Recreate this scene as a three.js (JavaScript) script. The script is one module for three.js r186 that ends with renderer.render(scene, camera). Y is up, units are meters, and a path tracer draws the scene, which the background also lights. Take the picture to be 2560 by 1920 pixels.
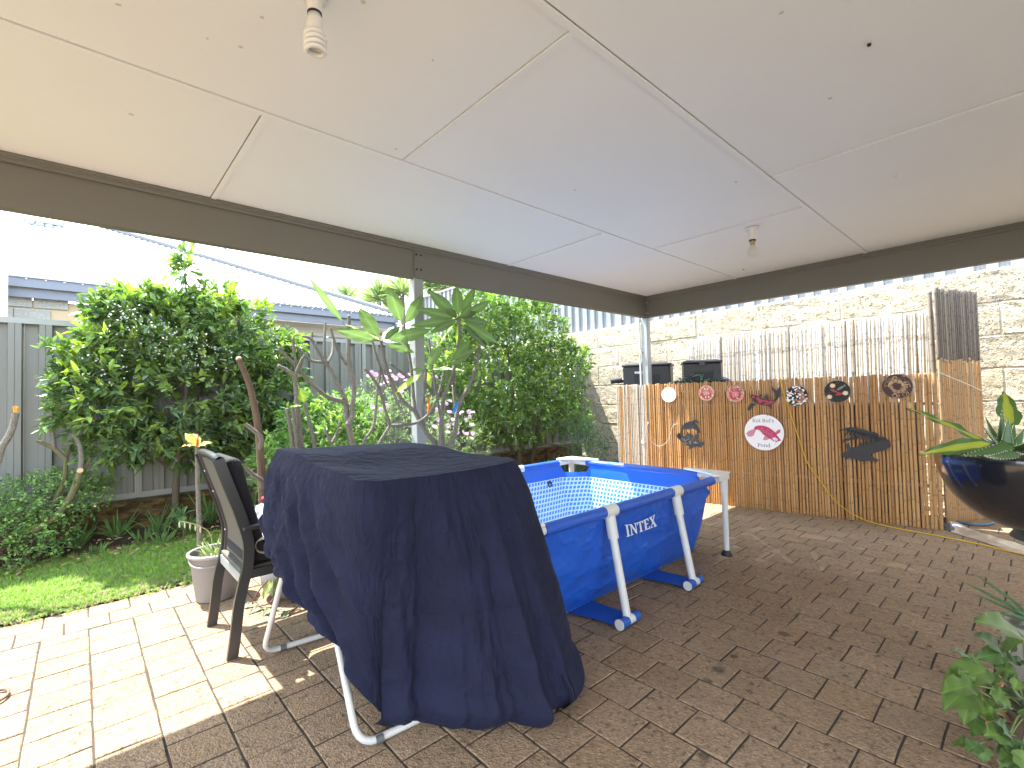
import * as THREE from 'three';
import { mergeGeometries } from 'three/addons/utils/BufferGeometryUtils.js';
import { RoundedBoxGeometry } from 'three/addons/geometries/RoundedBoxGeometry.js';
import { TextGeometry } from 'three/addons/geometries/TextGeometry.js';
import { FontLoader } from 'three/addons/loaders/FontLoader.js';

// ---------------------------------------------------------------- camera, sky, sun, exposure
const scene = new THREE.Scene();
const W = 1024, H = 768;
const camera = new THREE.PerspectiveCamera(77.76, W / H, 0.05, 400);
camera.position.set(0, 1.35, 0);
camera.rotation.set(0.0294876, -0.736317, -0.0248125, 'YXZ');
camera.updateMatrixWorld(true);
const renderer = new THREE.WebGLRenderer({ antialias: true });
renderer.setSize(W, H);
renderer.toneMapping = THREE.LinearToneMapping;
renderer.toneMappingExposure = 8.2;
renderer.shadowMap.enabled = true;

const SUN = new THREE.Vector3(-0.185, 1, -0.457).normalize();
{
  const w = 512, h = 256, d = new Float32Array(w * h * 4);
  for (let j = 0; j < h; j++) for (let i = 0; i < w; i++) {
    const el = (j + 0.5) / h * Math.PI - Math.PI / 2, az = (i + 0.5) / w * 2 * Math.PI - Math.PI;
    const v = new THREE.Vector3(Math.cos(el) * Math.cos(az), Math.sin(el), Math.cos(el) * Math.sin(az));
    const t = Math.pow(Math.max(0, v.y), 0.45), c = Math.max(0, v.dot(SUN));
    const g = Math.pow(c, 6) * 0.12 + Math.pow(c, 60) * 0.5, k = 4 * (j * w + i);
    d[k] = 0.84 * (1 - t) + 0.30 * t + g; d[k + 1] = 0.88 * (1 - t) + 0.415 * t + g; d[k + 2] = 0.92 * (1 - t) + 0.56 * t + g * 0.95; d[k + 3] = 1;
  }
  const sky = new THREE.DataTexture(d, w, h, THREE.RGBAFormat, THREE.FloatType);
  sky.mapping = THREE.EquirectangularReflectionMapping; sky.magFilter = THREE.LinearFilter; sky.needsUpdate = true;
  scene.background = sky; scene.environment = sky;
}
const sun = new THREE.DirectionalLight(new THREE.Color(1, 0.968, 0.91), 2.8);
sun.position.copy(SUN).multiplyScalar(30); sun.castShadow = true; sun.shadow.radius = 1;
Object.assign(sun.shadow.camera, { left: -14, right: 14, top: 14, bottom: -14, near: 1, far: 80 });
scene.add(sun);

// ---------------------------------------------------------------- helpers
let seed = 7;
const rnd = () => { seed = (seed * 1664525 + 1013904223) >>> 0; return seed / 4294967296; };
const rr = (a, b) => a + (b - a) * rnd();
const pick = a => a[Math.floor(rnd() * a.length)];
const V = (x, y, z) => new THREE.Vector3(x, y, z);
const names = {};
const numbered = n => { const k = names[n] = (names[n] ?? -1) + 1; return k ? n + '_' + String(k).padStart(3, '0') : n; };
function mesh(name, geo, mat, parent) {
  const m = new THREE.Mesh(geo, mat); m.name = parent ? name : numbered(name);
  m.castShadow = m.receiveShadow = true; (parent || scene).add(m); return m;
}
function tag(o, label, category, group) { o.userData = { label, category }; if (group) o.userData.group = group; return o; }
function thing(name, label, category, pos = [0, 0, 0], turn = 0, group) {
  const g = new THREE.Group(); g.name = numbered(name); g.position.set(...pos); g.rotation.y = turn; scene.add(g);
  return tag(g, label, category, group);
}
function struct(name, geo, mat) { const m = mesh(name, geo, mat); m.userData = { kind: 'structure' }; return m; }
const clean = g => { for (const k of Object.keys(g.attributes)) if (!['position', 'normal', 'uv', 'color'].includes(k)) g.deleteAttribute(k); return g.index ? g.toNonIndexed() : g; };
const merge = l => mergeGeometries(l.map(clean));
const bx = (w, h, d, x = 0, y = 0, z = 0) => new THREE.BoxGeometry(w, h, d).translate(x, y, z);
const rb = (w, h, d, r, x = 0, y = 0, z = 0) => new RoundedBoxGeometry(w, h, d, 2, r).translate(x, y, z);
function tube(pts, r, seg = 24, rad = 8, r1) {
  const c = new THREE.CatmullRomCurve3(pts.map(p => p.isVector3 ? p : V(...p)), false, 'centripetal');
  const g = new THREE.TubeGeometry(c, seg, r, rad, false);
  if (r1 !== undefined) {
    const p = g.attributes.position, v = V(0, 0, 0);
    for (let i = 0; i <= seg; i++) { const o = c.getPointAt(i / seg), k = 1 + (r1 / r - 1) * i / seg;
      for (let j = 0; j <= rad; j++) { const n = i * (rad + 1) + j; v.fromBufferAttribute(p, n).sub(o).multiplyScalar(k).add(o); p.setXYZ(n, v.x, v.y, v.z); } }
  }
  return g;
}
function rod(a, b, r, rad = 10) { const A = V(...a), B = V(...b), l = A.distanceTo(B);
  return new THREE.CylinderGeometry(r, r, l, rad).applyQuaternion(new THREE.Quaternion().setFromUnitVectors(V(0, 1, 0), B.clone().sub(A).normalize())).translate((A.x + B.x) / 2, (A.y + B.y) / 2, (A.z + B.z) / 2); }
function geoFrom(pos, idx, uv, col) {
  const g = new THREE.BufferGeometry(); g.setAttribute('position', new THREE.Float32BufferAttribute(pos, 3));
  if (uv) g.setAttribute('uv', new THREE.Float32BufferAttribute(uv, 2)); if (col) g.setAttribute('color', new THREE.Float32BufferAttribute(col, 3));
  if (idx) g.setIndex(idx); g.computeVertexNormals(); return g;
}
// a point of the photograph (2560 x 1920) on a plane of the place
const FOC = 960 / Math.tan(77.76 * Math.PI / 360);
const rayAt = (x, y) => V((x - 1280) / FOC, (960 - y) / FOC, -1).applyEuler(camera.rotation);
function at(x, y, axis, val) { const d = rayAt(x, y), c = camera.position; return d.clone().multiplyScalar((val - c[axis]) / d[axis]).add(c); }
const zoom = (x0, y0, k) => (x, y, axis, val) => at(x0 + x * k, y0 + y * k, axis, val);
// tiling noise
function lattice(n, s) { let q = s; const r = () => { q = (q * 1664525 + 1013904223) >>> 0; return q / 4294967296; }; const a = new Float32Array(n * n).map(r);
  return (u, v) => { u *= n; v *= n; const i = Math.floor(u), j = Math.floor(v); let f = u - i, g = v - j; f = f * f * (3 - 2 * f); g = g * g * (3 - 2 * g);
    const A = (x, y) => a[((y % n + n) % n) * n + ((x % n + n) % n)];
    return (A(i, j) * (1 - f) + A(i + 1, j) * f) * (1 - g) + (A(i, j + 1) * (1 - f) + A(i + 1, j + 1) * f) * g; }; }
function fbm(n, oct, s, gain = 0.5) { const L = []; for (let o = 0; o < oct; o++) L.push(lattice(n << o, s + o * 17)); return (u, v) => { let a = 1, t = 0, w = 0; for (const l of L) { t += a * l(u, v); w += a; a *= gain; } return t / w; }; }
function tex(size, fn, srgb, rep = [1, 1], hgt) {
  const h = hgt || size, d = new Uint8Array(size * h * 4);
  for (let j = 0; j < h; j++) for (let i = 0; i < size; i++) { const c = fn((i + 0.5) / size, (j + 0.5) / h), k = 4 * (j * size + i);
    for (let m = 0; m < 3; m++) d[k + m] = Math.max(0, Math.min(255, 255 * (c.length ? c[m] : c))); d[k + 3] = 255; }
  const t = new THREE.DataTexture(d, size, h); t.wrapS = t.wrapT = THREE.RepeatWrapping; t.magFilter = THREE.LinearFilter; if (srgb) t.colorSpace = THREE.SRGBColorSpace;
  t.repeat.set(...rep); t.needsUpdate = true; return t;
}
const C = (r, g, b) => new THREE.Color().setRGB(r, g, b);
const std = (c, roughness = 0.7, o = {}) => new THREE.MeshStandardMaterial({ color: C(...c), roughness, ...o });
const phy = (c, roughness, o = {}) => new THREE.MeshPhysicalMaterial({ color: C(...c), roughness, ...o });
const leafMat = (o = {}) => new THREE.MeshPhysicalMaterial({ color: 0xffffff, roughness: 0.95, transmission: 0.42, thickness: 0, side: THREE.DoubleSide, vertexColors: true, clearcoat: 0.5, clearcoatRoughness: 0.32, ...o });
const uvXZ = (g, k = 1) => { const p = g.attributes.position, u = g.attributes.uv; for (let i = 0; i < p.count; i++) u.setXY(i, p.getX(i) * k, p.getZ(i) * k); return g; };

// grain maps shared by many surfaces
const nFine = fbm(64, 3, 11), nMid = fbm(16, 4, 23), nCoarse = fbm(4, 5, 31), nSpeck = lattice(220, 5), nSpeck2 = lattice(128, 91);
const grainTex = tex(512, (u, v) => 0.62 + 0.38 * nMid(u, v), false, [1, 1]);
const bumpTex = tex(512, (u, v) => 0.5 * nFine(u, v) + 0.5 * nSpeck(u, v), false, [2, 2]);
const softBump = tex(256, (u, v) => nMid(u, v), false, [1, 1]);

// ---------------------------------------------------------------- ground, paving, lawn and beds
struct('ground', new THREE.PlaneGeometry(300, 300).rotateX(-Math.PI / 2).translate(0, -0.06, 0), std([0.16, 0.12, 0.08], 1));
const sandMat = std([0.07, 0.055, 0.042], 1, { map: tex(256, (u, v) => { const g = 0.55 + 0.45 * nMid(u, v) - 0.25 * nSpeck(u, v); return [g, g, g]; }, false, [2, 2]), bumpMap: bumpTex, bumpScale: 0.004 });
const paving = struct('paving', uvXZ(new THREE.PlaneGeometry(12.4, 6.9).rotateX(-Math.PI / 2).translate(1.2, -0.0042, -0.95)), sandMat);
{
  // pavers: 300 nearest as single parts, the rest joined
  // one 6.4 m sheet of concrete: grains, pits, dark oil spots and chalky white bloom where the photograph has them
  const TS = 6.4, gA = lattice(900, 71), gB = lattice(420, 72), gM = fbm(40, 4, 73), gC = fbm(6, 4, 74), gW = fbm(60, 3, 75);
  const spots = [], bloom = [];
  for (const [x, y, r] of [[1795, 1675, 0.042], [1770, 1702, 0.026], [1960, 1585, 0.035], [1835, 1640, 0.022], [1880, 1710, 0.012], [2115, 1690, 0.016], [1650, 1770, 0.014], [1760, 1890, 0.03], [2075, 1620, 0.012], [1590, 1700, 0.012], [1720, 1600, 0.014], [1500, 1830, 0.012], [1920, 1700, 0.01]]) { const p = at(x, y, 'y', 0); spots.push([p.x, p.z, r]); }
  for (const [x, y, X, Y, r] of [[1830, 1345, 1900, 1320, 0.03], [1990, 1335, 2080, 1350, 0.05], [1840, 1365, 1790, 1410, 0.02], [2030, 1380, 2060, 1425, 0.016], [2055, 1425, 2110, 1450, 0.02], [2180, 1400, 2290, 1425, 0.05], [1870, 1330, 2000, 1420, 0.014], [1940, 1375, 1900, 1400, 0.03], [2100, 1440, 2190, 1425, 0.012], [1780, 1310, 1800, 1300, 0.05], [2110, 1490, 2300, 1540, 0.014], [1900, 1440, 1960, 1460, 0.02], [2150, 1370, 2190, 1380, 0.03]]) { const p = at(x, y, 'y', 0), q = at(X, Y, 'y', 0); bloom.push([p.x, p.z, q.x, q.z, r]); }
  const paverTex = tex(2048, (u, v) => {
    const s = gA(u, v), s2 = gB(u, v), m = gM(u, v), c = gC(u, v), x = u * TS, z = v * TS - TS;
    let g = 0.66 + 0.16 * m + 0.30 * (s - 0.5) + 0.20 * (s2 - 0.5) + 0.16 * (c - 0.5);
    if (s > 0.86) g += 0.12; if (s2 < 0.14) g -= 0.24;
    for (const [a, b, r] of spots) { const q = Math.hypot(x - a, z - b) / r; if (q < 1.25) g *= 0.42 + 0.58 * Math.min(1, Math.max(0, (q + 0.5 * (m - 0.5) - 0.55) / 0.5)); }
    let w = 0; for (const [a, b, A, B, r] of bloom) { const dx = A - a, dz = B - b, t = Math.min(1, Math.max(0, ((x - a) * dx + (z - b) * dz) / (dx * dx + dz * dz))), q = Math.hypot(x - a - dx * t, z - b - dz * t) / (r * 1.6); if (q < 1) w = Math.max(w, (1 - q) * 1.5); }
    if (w > 0) g += Math.max(0, Math.min(0.4, w * (gW(u, v) - 0.38) * 2.2));
    return [g, g * 0.985, g * (0.955 + 0.12 * Math.min(0.4, w * 0.3))];
  }, false, [1 / TS, 1 / TS]);
  const pb = tex(1024, (u, v) => 0.5 * nSpeck(u, v) + 0.35 * nSpeck2(u, v) + 0.15 * nMid(u, v), false, [1, 1]);
  const tones = [[0.35, 0.231, 0.139], [0.364, 0.242, 0.148], [0.336, 0.222, 0.133], [0.36, 0.232, 0.136], [0.346, 0.237, 0.147], [0.378, 0.255, 0.158]];
  const mats = tones.map(t => std(t, 0.95, { map: paverTex, bumpMap: pb, bumpScale: 0.006 }));
  const PX = 0.2135, PZ = 0.209, cells = [];
  const add = (x, z, w, d, i) => { const p = V(x, 0, z).sub(camera.position).applyQuaternion(camera.quaternion.clone().invert()); const dep = -p.z;
    const ux = p.x / dep * FOC, uy = p.y / dep * FOC; const vis = dep > 0.3 && Math.abs(ux) < 1450 && Math.abs(uy) < 1130; cells.push({ x, z, w, d, i, key: vis ? dep : 99 + p.length() }); };
  for (let i = -14; i < 34; i++) { const x = 0.04 + (i + 0.5) * PX, off = (((i % 2) + 2) % 2) ? 0 : PZ / 2;
    for (let j = -25; j < 12; j++) { const z = -0.713 + PZ * (j + 0.5) + off; if (z < -3.97 + PZ * 0.4 || z > 2.4) continue; add(x, z, PX, PZ, i); } 
    let lo = 9; for (const q of cells) if (q.i === i) lo = Math.min(lo, q.z - q.d / 2);
    if (lo + 3.968 > 0.025) add(x, (lo - 3.968) / 2, PX, lo + 3.968, i); }
  for (const [z, o] of [[-4.075, 0.1], [-4.285, 0]]) for (let i = -14; i < 34; i++) add(0.04 + o + (i + 0.5) * PX, z, PX, 0.213);
  const vis = cells.filter(c => c.key < 99 && !(c.x > 5.6 && c.z > -3 && c.z < -0.75) && c.x < 7.3).sort((a, b) => a.key - b.key);
  const near = new Set(vis.slice(0, 300));
  function paver(w, d) {
    const a = w / 2 - 0.0033 - rnd() * 0.0016, b = d / 2 - 0.0033 - rnd() * 0.0016, c = 0.004, y0 = -0.03, y1 = -0.003, y2 = 0;
    const j = () => rr(-0.0018, 0.0018), P = [];
    const ring = (A, B, y) => { for (const [sx, sz] of [[-1, -1], [0, -1], [1, -1], [1, 0], [1, 1], [0, 1], [-1, 1], [-1, 0]]) P.push(sx * A + j(), y, sz * B + j()); };
    ring(a, b, y0); ring(a, b, y1); ring(a - c, b - c, y2); P.push(0, y2, 0);
    const I = [];
    for (let k = 0; k < 2; k++) for (let i = 0; i < 8; i++) { const p = k * 8 + i, q = k * 8 + (i + 1) % 8; I.push(p, p + 8, q, q, p + 8, q + 8); }
    for (let i = 0; i < 8; i++) I.push(16 + i, 24, 16 + (i + 1) % 8);
    return geoFrom(P, I, new Array(50).fill(0)).toNonIndexed();
  }
  const rest = mats.map(() => []);
  const finish = g => { g.computeVertexNormals(); return uvXZ(g); };
  for (const c of cells) {
    if (c.x > 7.28) continue;
    const k = Math.floor(rnd() * mats.length);
    const g = paver(c.w, c.d); const tx = rr(-0.008, 0.008), tz = rr(-0.008, 0.008);
    g.rotateX(tx).rotateZ(tz).rotateY(rr(-0.006, 0.006)).translate(c.x, rr(-0.0015, 0.001), c.z); finish(g);
    if (near.has(c)) mesh('paver', g, mats[k], paving); else rest[k].push(g);
  }
  rest.forEach((l, k) => { if (l.length) { const m = mesh('paver', merge(l), mats[k], paving); m.userData.kind = 'stuff'; } });
}
// garden soil, rising to the back fence
const soilMat = std([0.085, 0.058, 0.038], 1, { map: tex(256, (u, v) => { const g = 0.5 + 0.5 * nMid(u, v); return [g, g * 0.96, g * 0.9]; }, false, [1.5, 1.5]), bumpMap: bumpTex, bumpScale: 0.02 });
function sheet(x0, x1, z0, z1, nx, nz, hgt) {
  const g = new THREE.PlaneGeometry(x1 - x0, z1 - z0, nx, nz).rotateX(-Math.PI / 2).translate((x0 + x1) / 2, 0, (z0 + z1) / 2), p = g.attributes.position;
  for (let i = 0; i < p.count; i++) p.setY(i, hgt(p.getX(i), p.getZ(i))); g.computeVertexNormals(); return uvXZ(g);
}
const bump2 = fbm(8, 4, 77);
const lawnY = (x, z) => 0.012 + 0.05 * Math.min(1, Math.max(0, (-4.4 - z) / 1.1)) + 0.02 * (bump2(x * 0.1, z * 0.1) - 0.5);
const bedY = (x, z) => { const e = x > 1.9 ? Math.min(1, Math.max(0, (-4.45 - z) / 1.4)) : Math.min(1, Math.max(0, (-5.55 - z) / 0.4)); return (x > 1.9 ? 0.0 : 0.055) + 0.17 * e + 0.03 * (bump2(x * 0.3, z * 0.3) - 0.5); };
struct('lawn', sheet(-5, 1.95, -5.72, -4.4, 60, 14, lawnY), std([0.055, 0.075, 0.022], 1, { bumpMap: bumpTex, bumpScale: 0.02 }));
const bedA = struct('garden_bed', sheet(-5, 1.9, -6.1, -5.5, 70, 10, bedY), soilMat);
const bedB = struct('garden_bed', sheet(1.9, 7.35, -6.1, -4.4, 60, 20, bedY), soilMat);
{
  // grass blades in tufts
  const pos = [], blade = (a, l, lean, w) => { const c = Math.cos(a), s = Math.sin(a), px = -s * w, pz = c * w; const m = l * 0.55, t = l;
    const x1 = c * lean * 0.35, z1 = s * lean * 0.35, x2 = c * lean, z2 = s * lean;
    pos.push(-px, 0, -pz, px, 0, pz, x1 + px * 0.8, m, z1 + pz * 0.8, -px, 0, -pz, x1 + px * 0.8, m, z1 + pz * 0.8, x1 - px * 0.8, m, z1 - pz * 0.8, x1 - px * 0.8, m, z1 - pz * 0.8, x1 + px * 0.8, m, z1 + pz * 0.8, x2, t * 0.92, z2); };
  for (let i = 0; i < 9; i++) blade(rr(0, 6.28), rr(0.034, 0.066), rr(0.015, 0.06), rr(0.0022, 0.0042));
  const g = new THREE.BufferGeometry(); g.setAttribute('position', new THREE.Float32BufferAttribute(pos, 3)); g.computeVertexNormals();
  const N = 42000, im = new THREE.InstancedMesh(g, new THREE.MeshPhysicalMaterial({ color: 0xffffff, roughness: 0.95, transmission: 0.4, thickness: 0, side: THREE.DoubleSide }), N), m = new THREE.Matrix4(), q = new THREE.Quaternion(), col = C(0, 0, 0);
  for (let i = 0; i < N; i++) {
    let x, z; do { x = rr(-3.4, 1.93); z = rr(-5.8, -4.33); } while (z > -4.42 + 0.04 * Math.sin(x * 9) && rnd() < 0.75 || (x < -0.7 && rnd() < 0.45) || (z < -5.55 && rnd() < 0.6));
    const edge = Math.min(1, Math.max(0, (-4.38 - z) / 0.3)), s = rr(0.5, 1.1) * (0.5 + 0.5 * edge);
    q.setFromAxisAngle(V(0, 1, 0), rr(0, 6.28)); m.compose(V(x, lawnY(x, z) - 0.004, z), q, V(s, s * rr(0.7, 1.25), s)); im.setMatrixAt(i, m);
    const dry = rnd() < 0.1 + 0.3 * (1 - edge) ? 1 : 0, t = rr(0.75, 1.3); col.setRGB((dry ? 0.38 : 0.22) * t, (dry ? 0.34 : 0.37) * t, (dry ? 0.16 : 0.028) * t); im.setColorAt(i, col);
  }
  im.name = 'grass'; im.castShadow = im.receiveShadow = true; im.userData = { kind: 'stuff', label: 'short green lawn grass between the paving and the garden bed', category: 'grass' }; scene.add(im);
}

// ---------------------------------------------------------------- patio roof
const HC = 2.66, BZ = -3.48, BX = 5.61;
const ceilMat = std([0.85, 0.89, 0.90], 0.75, { map: tex(512, (u, v) => { const g = 0.955 + 0.045 * nCoarse(u, v); return [g, g * 0.997, g * 0.985]; }, false, [0.4, 0.4]) });
const beamMat = std([0.165, 0.16, 0.135], 0.5, { bumpMap: softBump, bumpScale: 0.0006 });
const postMat = std([0.30, 0.32, 0.315], 0.45), galv = std([0.42, 0.44, 0.44], 0.45, { metalness: 0.3, map: tex(256, (u, v) => 0.75 + 0.25 * nCoarse(u, v), false, [1, 3]) });
const patio = thing('patio_roof', 'flat white panelled patio ceiling carried on dark grey steel beams and posts', 'patio roof');
{
  const XL = -1.35, ZB = 2.6, cx = [0.605, 3.11, 5.61];
  const rows = [[BZ, -2.275, [XL, 0.605, 3.112, BX]], [-2.275, -1.045, [XL, 1.296, 3.81, BX]], [-1.045, 0.19, [XL, 0.62, 3.117, BX]], [0.19, 1.42, [XL, 1.3, 3.8, BX]], [1.42, ZB, [XL, 0.62, 3.12, BX]]];
  for (const [z0, z1, xs] of rows) for (let i = 0; i + 1 < xs.length; i++) {
    const g = bx(xs[i + 1] - xs[i] - 0.007, 0.008, z1 - z0 - 0.007, (xs[i] + xs[i + 1]) / 2, HC + 0.004 + rr(0, 0.0015), (z0 + z1) / 2); uvXZ(g);
    mesh('ceiling_panel', g, ceilMat, patio);
    if (i) mesh('joint_strip', bx(0.03, 0.006, z1 - z0 - 0.04, xs[i] + 0.016, HC - 0.003, (z0 + z1) / 2), ceilMat, patio);
  }
  for (const z of [-2.275, -1.045, 0.19, 1.42]) mesh('joint_strip', bx(BX - XL, 0.0065, 0.03, (BX + XL) / 2, HC - 0.0032, z - 0.016), ceilMat, patio);
  const markMat = std([0.62, 0.6, 0.55], 0.9); for (const [px, py, r] of [[296, 11, 5], [655, 43, 5], [518, 96, 4], [328, 286, 6], [602, 117, 6], [908, 4, 7], [990, 372, 6], [1082, 150, 4], [1840, 455, 7], [1437, 475, 7], [1954, 31, 5], [2075, 246, 6], [2240, 440, 6], [1792, 646, 4], [450, 495, 5]]) { const p = at(px, py, 'y', HC); mesh('stain_spot', new THREE.CylinderGeometry(r * 0.001, r * 0.0012, 0.002, 7).scale(1, 1, rr(0.6, 1.6)).rotateY(rr(0, 3)).translate(p.x, HC - 0.0005, p.z), markMat, patio); }
  // beams with a lower lip and a bead under the ceiling
  const beamX = (x0, x1, z) => merge([bx(x1 - x0, 0.272, 0.006, (x0 + x1) / 2, HC - 0.139, z - 0.003), bx(x1 - x0, 0.004, 0.07, (x0 + x1) / 2, HC - 0.277, z - 0.035), bx(x1 - x0, 0.02, 0.004, (x0 + x1) / 2, HC - 0.268, z - 0.068), bx(x1 - x0, 0.26, 0.004, (x0 + x1) / 2, HC - 0.12, z - 0.074)]);
  mesh('beam', beamX(XL, 2.076, BZ - 0.004), beamMat, patio);
  mesh('beam', beamX(2.079, BX + 0.08, BZ), beamMat, patio);
  const bz = g => g.rotateY(-Math.PI / 2);
  mesh('beam', (() => { const g = beamX(0, ZB - BZ, 0); return g.rotateY(-Math.PI / 2).translate(BX, 0, BZ); })(), beamMat, patio);
  mesh('beam', beamX(0, ZB - BZ, 0).rotateY(Math.PI / 2).translate(XL, 0, ZB), beamMat, patio);
  const bead = (l) => { const s = new THREE.Shape(); s.moveTo(0, 0); s.lineTo(0.03, 0); s.lineTo(0.03, -0.012); s.lineTo(0.022, -0.016); s.lineTo(0.022, -0.026); s.lineTo(0.012, -0.03); s.lineTo(0.010, -0.046); s.lineTo(0, -0.046); s.closePath(); return new THREE.ExtrudeGeometry(s, { depth: l, bevelEnabled: false }); };
  mesh('bead', bead(BX - XL).rotateY(Math.PI / 2).scale(1, 1, -1).translate(XL, HC - 0.001, BZ + 0.001), beamMat, patio).geometry.computeVertexNormals();
  mesh('bead', bead(ZB - BZ).scale(-1, 1, 1).translate(BX - 0.001, HC - 0.001, BZ), beamMat, patio).geometry.computeVertexNormals();
  // roof sheet and gutter above
  const zinc = std([0.45, 0.46, 0.46], 0.45, { metalness: 0.2 });
  mesh('roof_sheet', bx(BX - XL + 0.36, 0.03, ZB - BZ + 0.2, (BX + XL) / 2 + 0.0, HC + 0.085, (BZ + ZB) / 2 - 0.05), zinc, patio);
  mesh('gutter', merge([bx(BX - XL + 0.34, 0.11, 0.004, (BX + XL) / 2, HC + 0.035, -3.622), bx(BX - XL + 0.34, 0.004, 0.07, (BX + XL) / 2, HC - 0.018, -3.588)]), std([0.16, 0.17, 0.17], 0.5), patio);
  // posts
  const post = (x, z, m) => { const p = mesh('post', rb(0.09, HC - 0.28, 0.09, 0.006, x, (HC - 0.28) / 2, z), m, patio); return p; };
  post(2.119, BZ - 0.045, postMat); post(-1.3, BZ - 0.045, postMat);
  const cp = post(BX + 0.045, BZ - 0.045, galv);
  // plate and bolts at the middle post
  const plate = mesh('joint_plate', bx(0.1, 0.25, 0.004, 2.125, HC - 0.15, BZ + 0.003), beamMat, patio);
  for (const [dx, dy] of [[-0.028, 0.07], [0.014, 0.07], [-0.028, -0.055], [0.014, -0.055]]) mesh('bolt', new THREE.CylinderGeometry(0.009, 0.009, 0.012, 6).rotateX(Math.PI / 2).translate(2.125 + dx, HC - 0.15 + dy, BZ + 0.010), std([0.05, 0.048, 0.042], 0.5), plate);
  const br = mesh('corner_bracket', merge([bx(0.05, 0.2, 0.005, BX - 0.028, HC - 0.155, BZ + 0.004), bx(0.005, 0.2, 0.05, BX - 0.004, HC - 0.155, BZ + 0.028)]), beamMat, patio);
  for (const dy of [0.07, -0.07]) { mesh('bolt', new THREE.CylinderGeometry(0.008, 0.008, 0.014, 6).rotateX(Math.PI / 2).translate(BX - 0.03, HC - 0.155 + dy, BZ + 0.012), galv, br); mesh('bolt', new THREE.CylinderGeometry(0.008, 0.008, 0.014, 6).rotateZ(Math.PI / 2).translate(BX - 0.012, HC - 0.155 + dy, BZ + 0.03), galv, br); }
  // conduit on the corner post
  const cd = mesh('conduit', rod([BX - 0.012, 0, BZ - 0.105], [BX - 0.012, 2.38, BZ - 0.105], 0.0125), std([0.62, 0.63, 0.63], 0.5), patio);
  for (const y of [0.72, 1.93]) mesh('saddle_clip', merge([bx(0.035, 0.02, 0.05, BX - 0.014, y, BZ - 0.1), bx(0.01, 0.05, 0.03, BX - 0.026, y, BZ - 0.098)]), std([0.7, 0.7, 0.69], 0.5), cd);
}
// house wall behind the camera, which closes the patio on that side
{
  const t = thing('house_wall', 'cream rendered house wall that the patio roof runs back to', 'wall');
  mesh('wall', bx(5.6, 2.9, 0.2, 5.6, 1.45, 2.72), std([0.5, 0.45, 0.37], 0.9, { bumpMap: bumpTex, bumpScale: 0.003 }), t);
}
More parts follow.
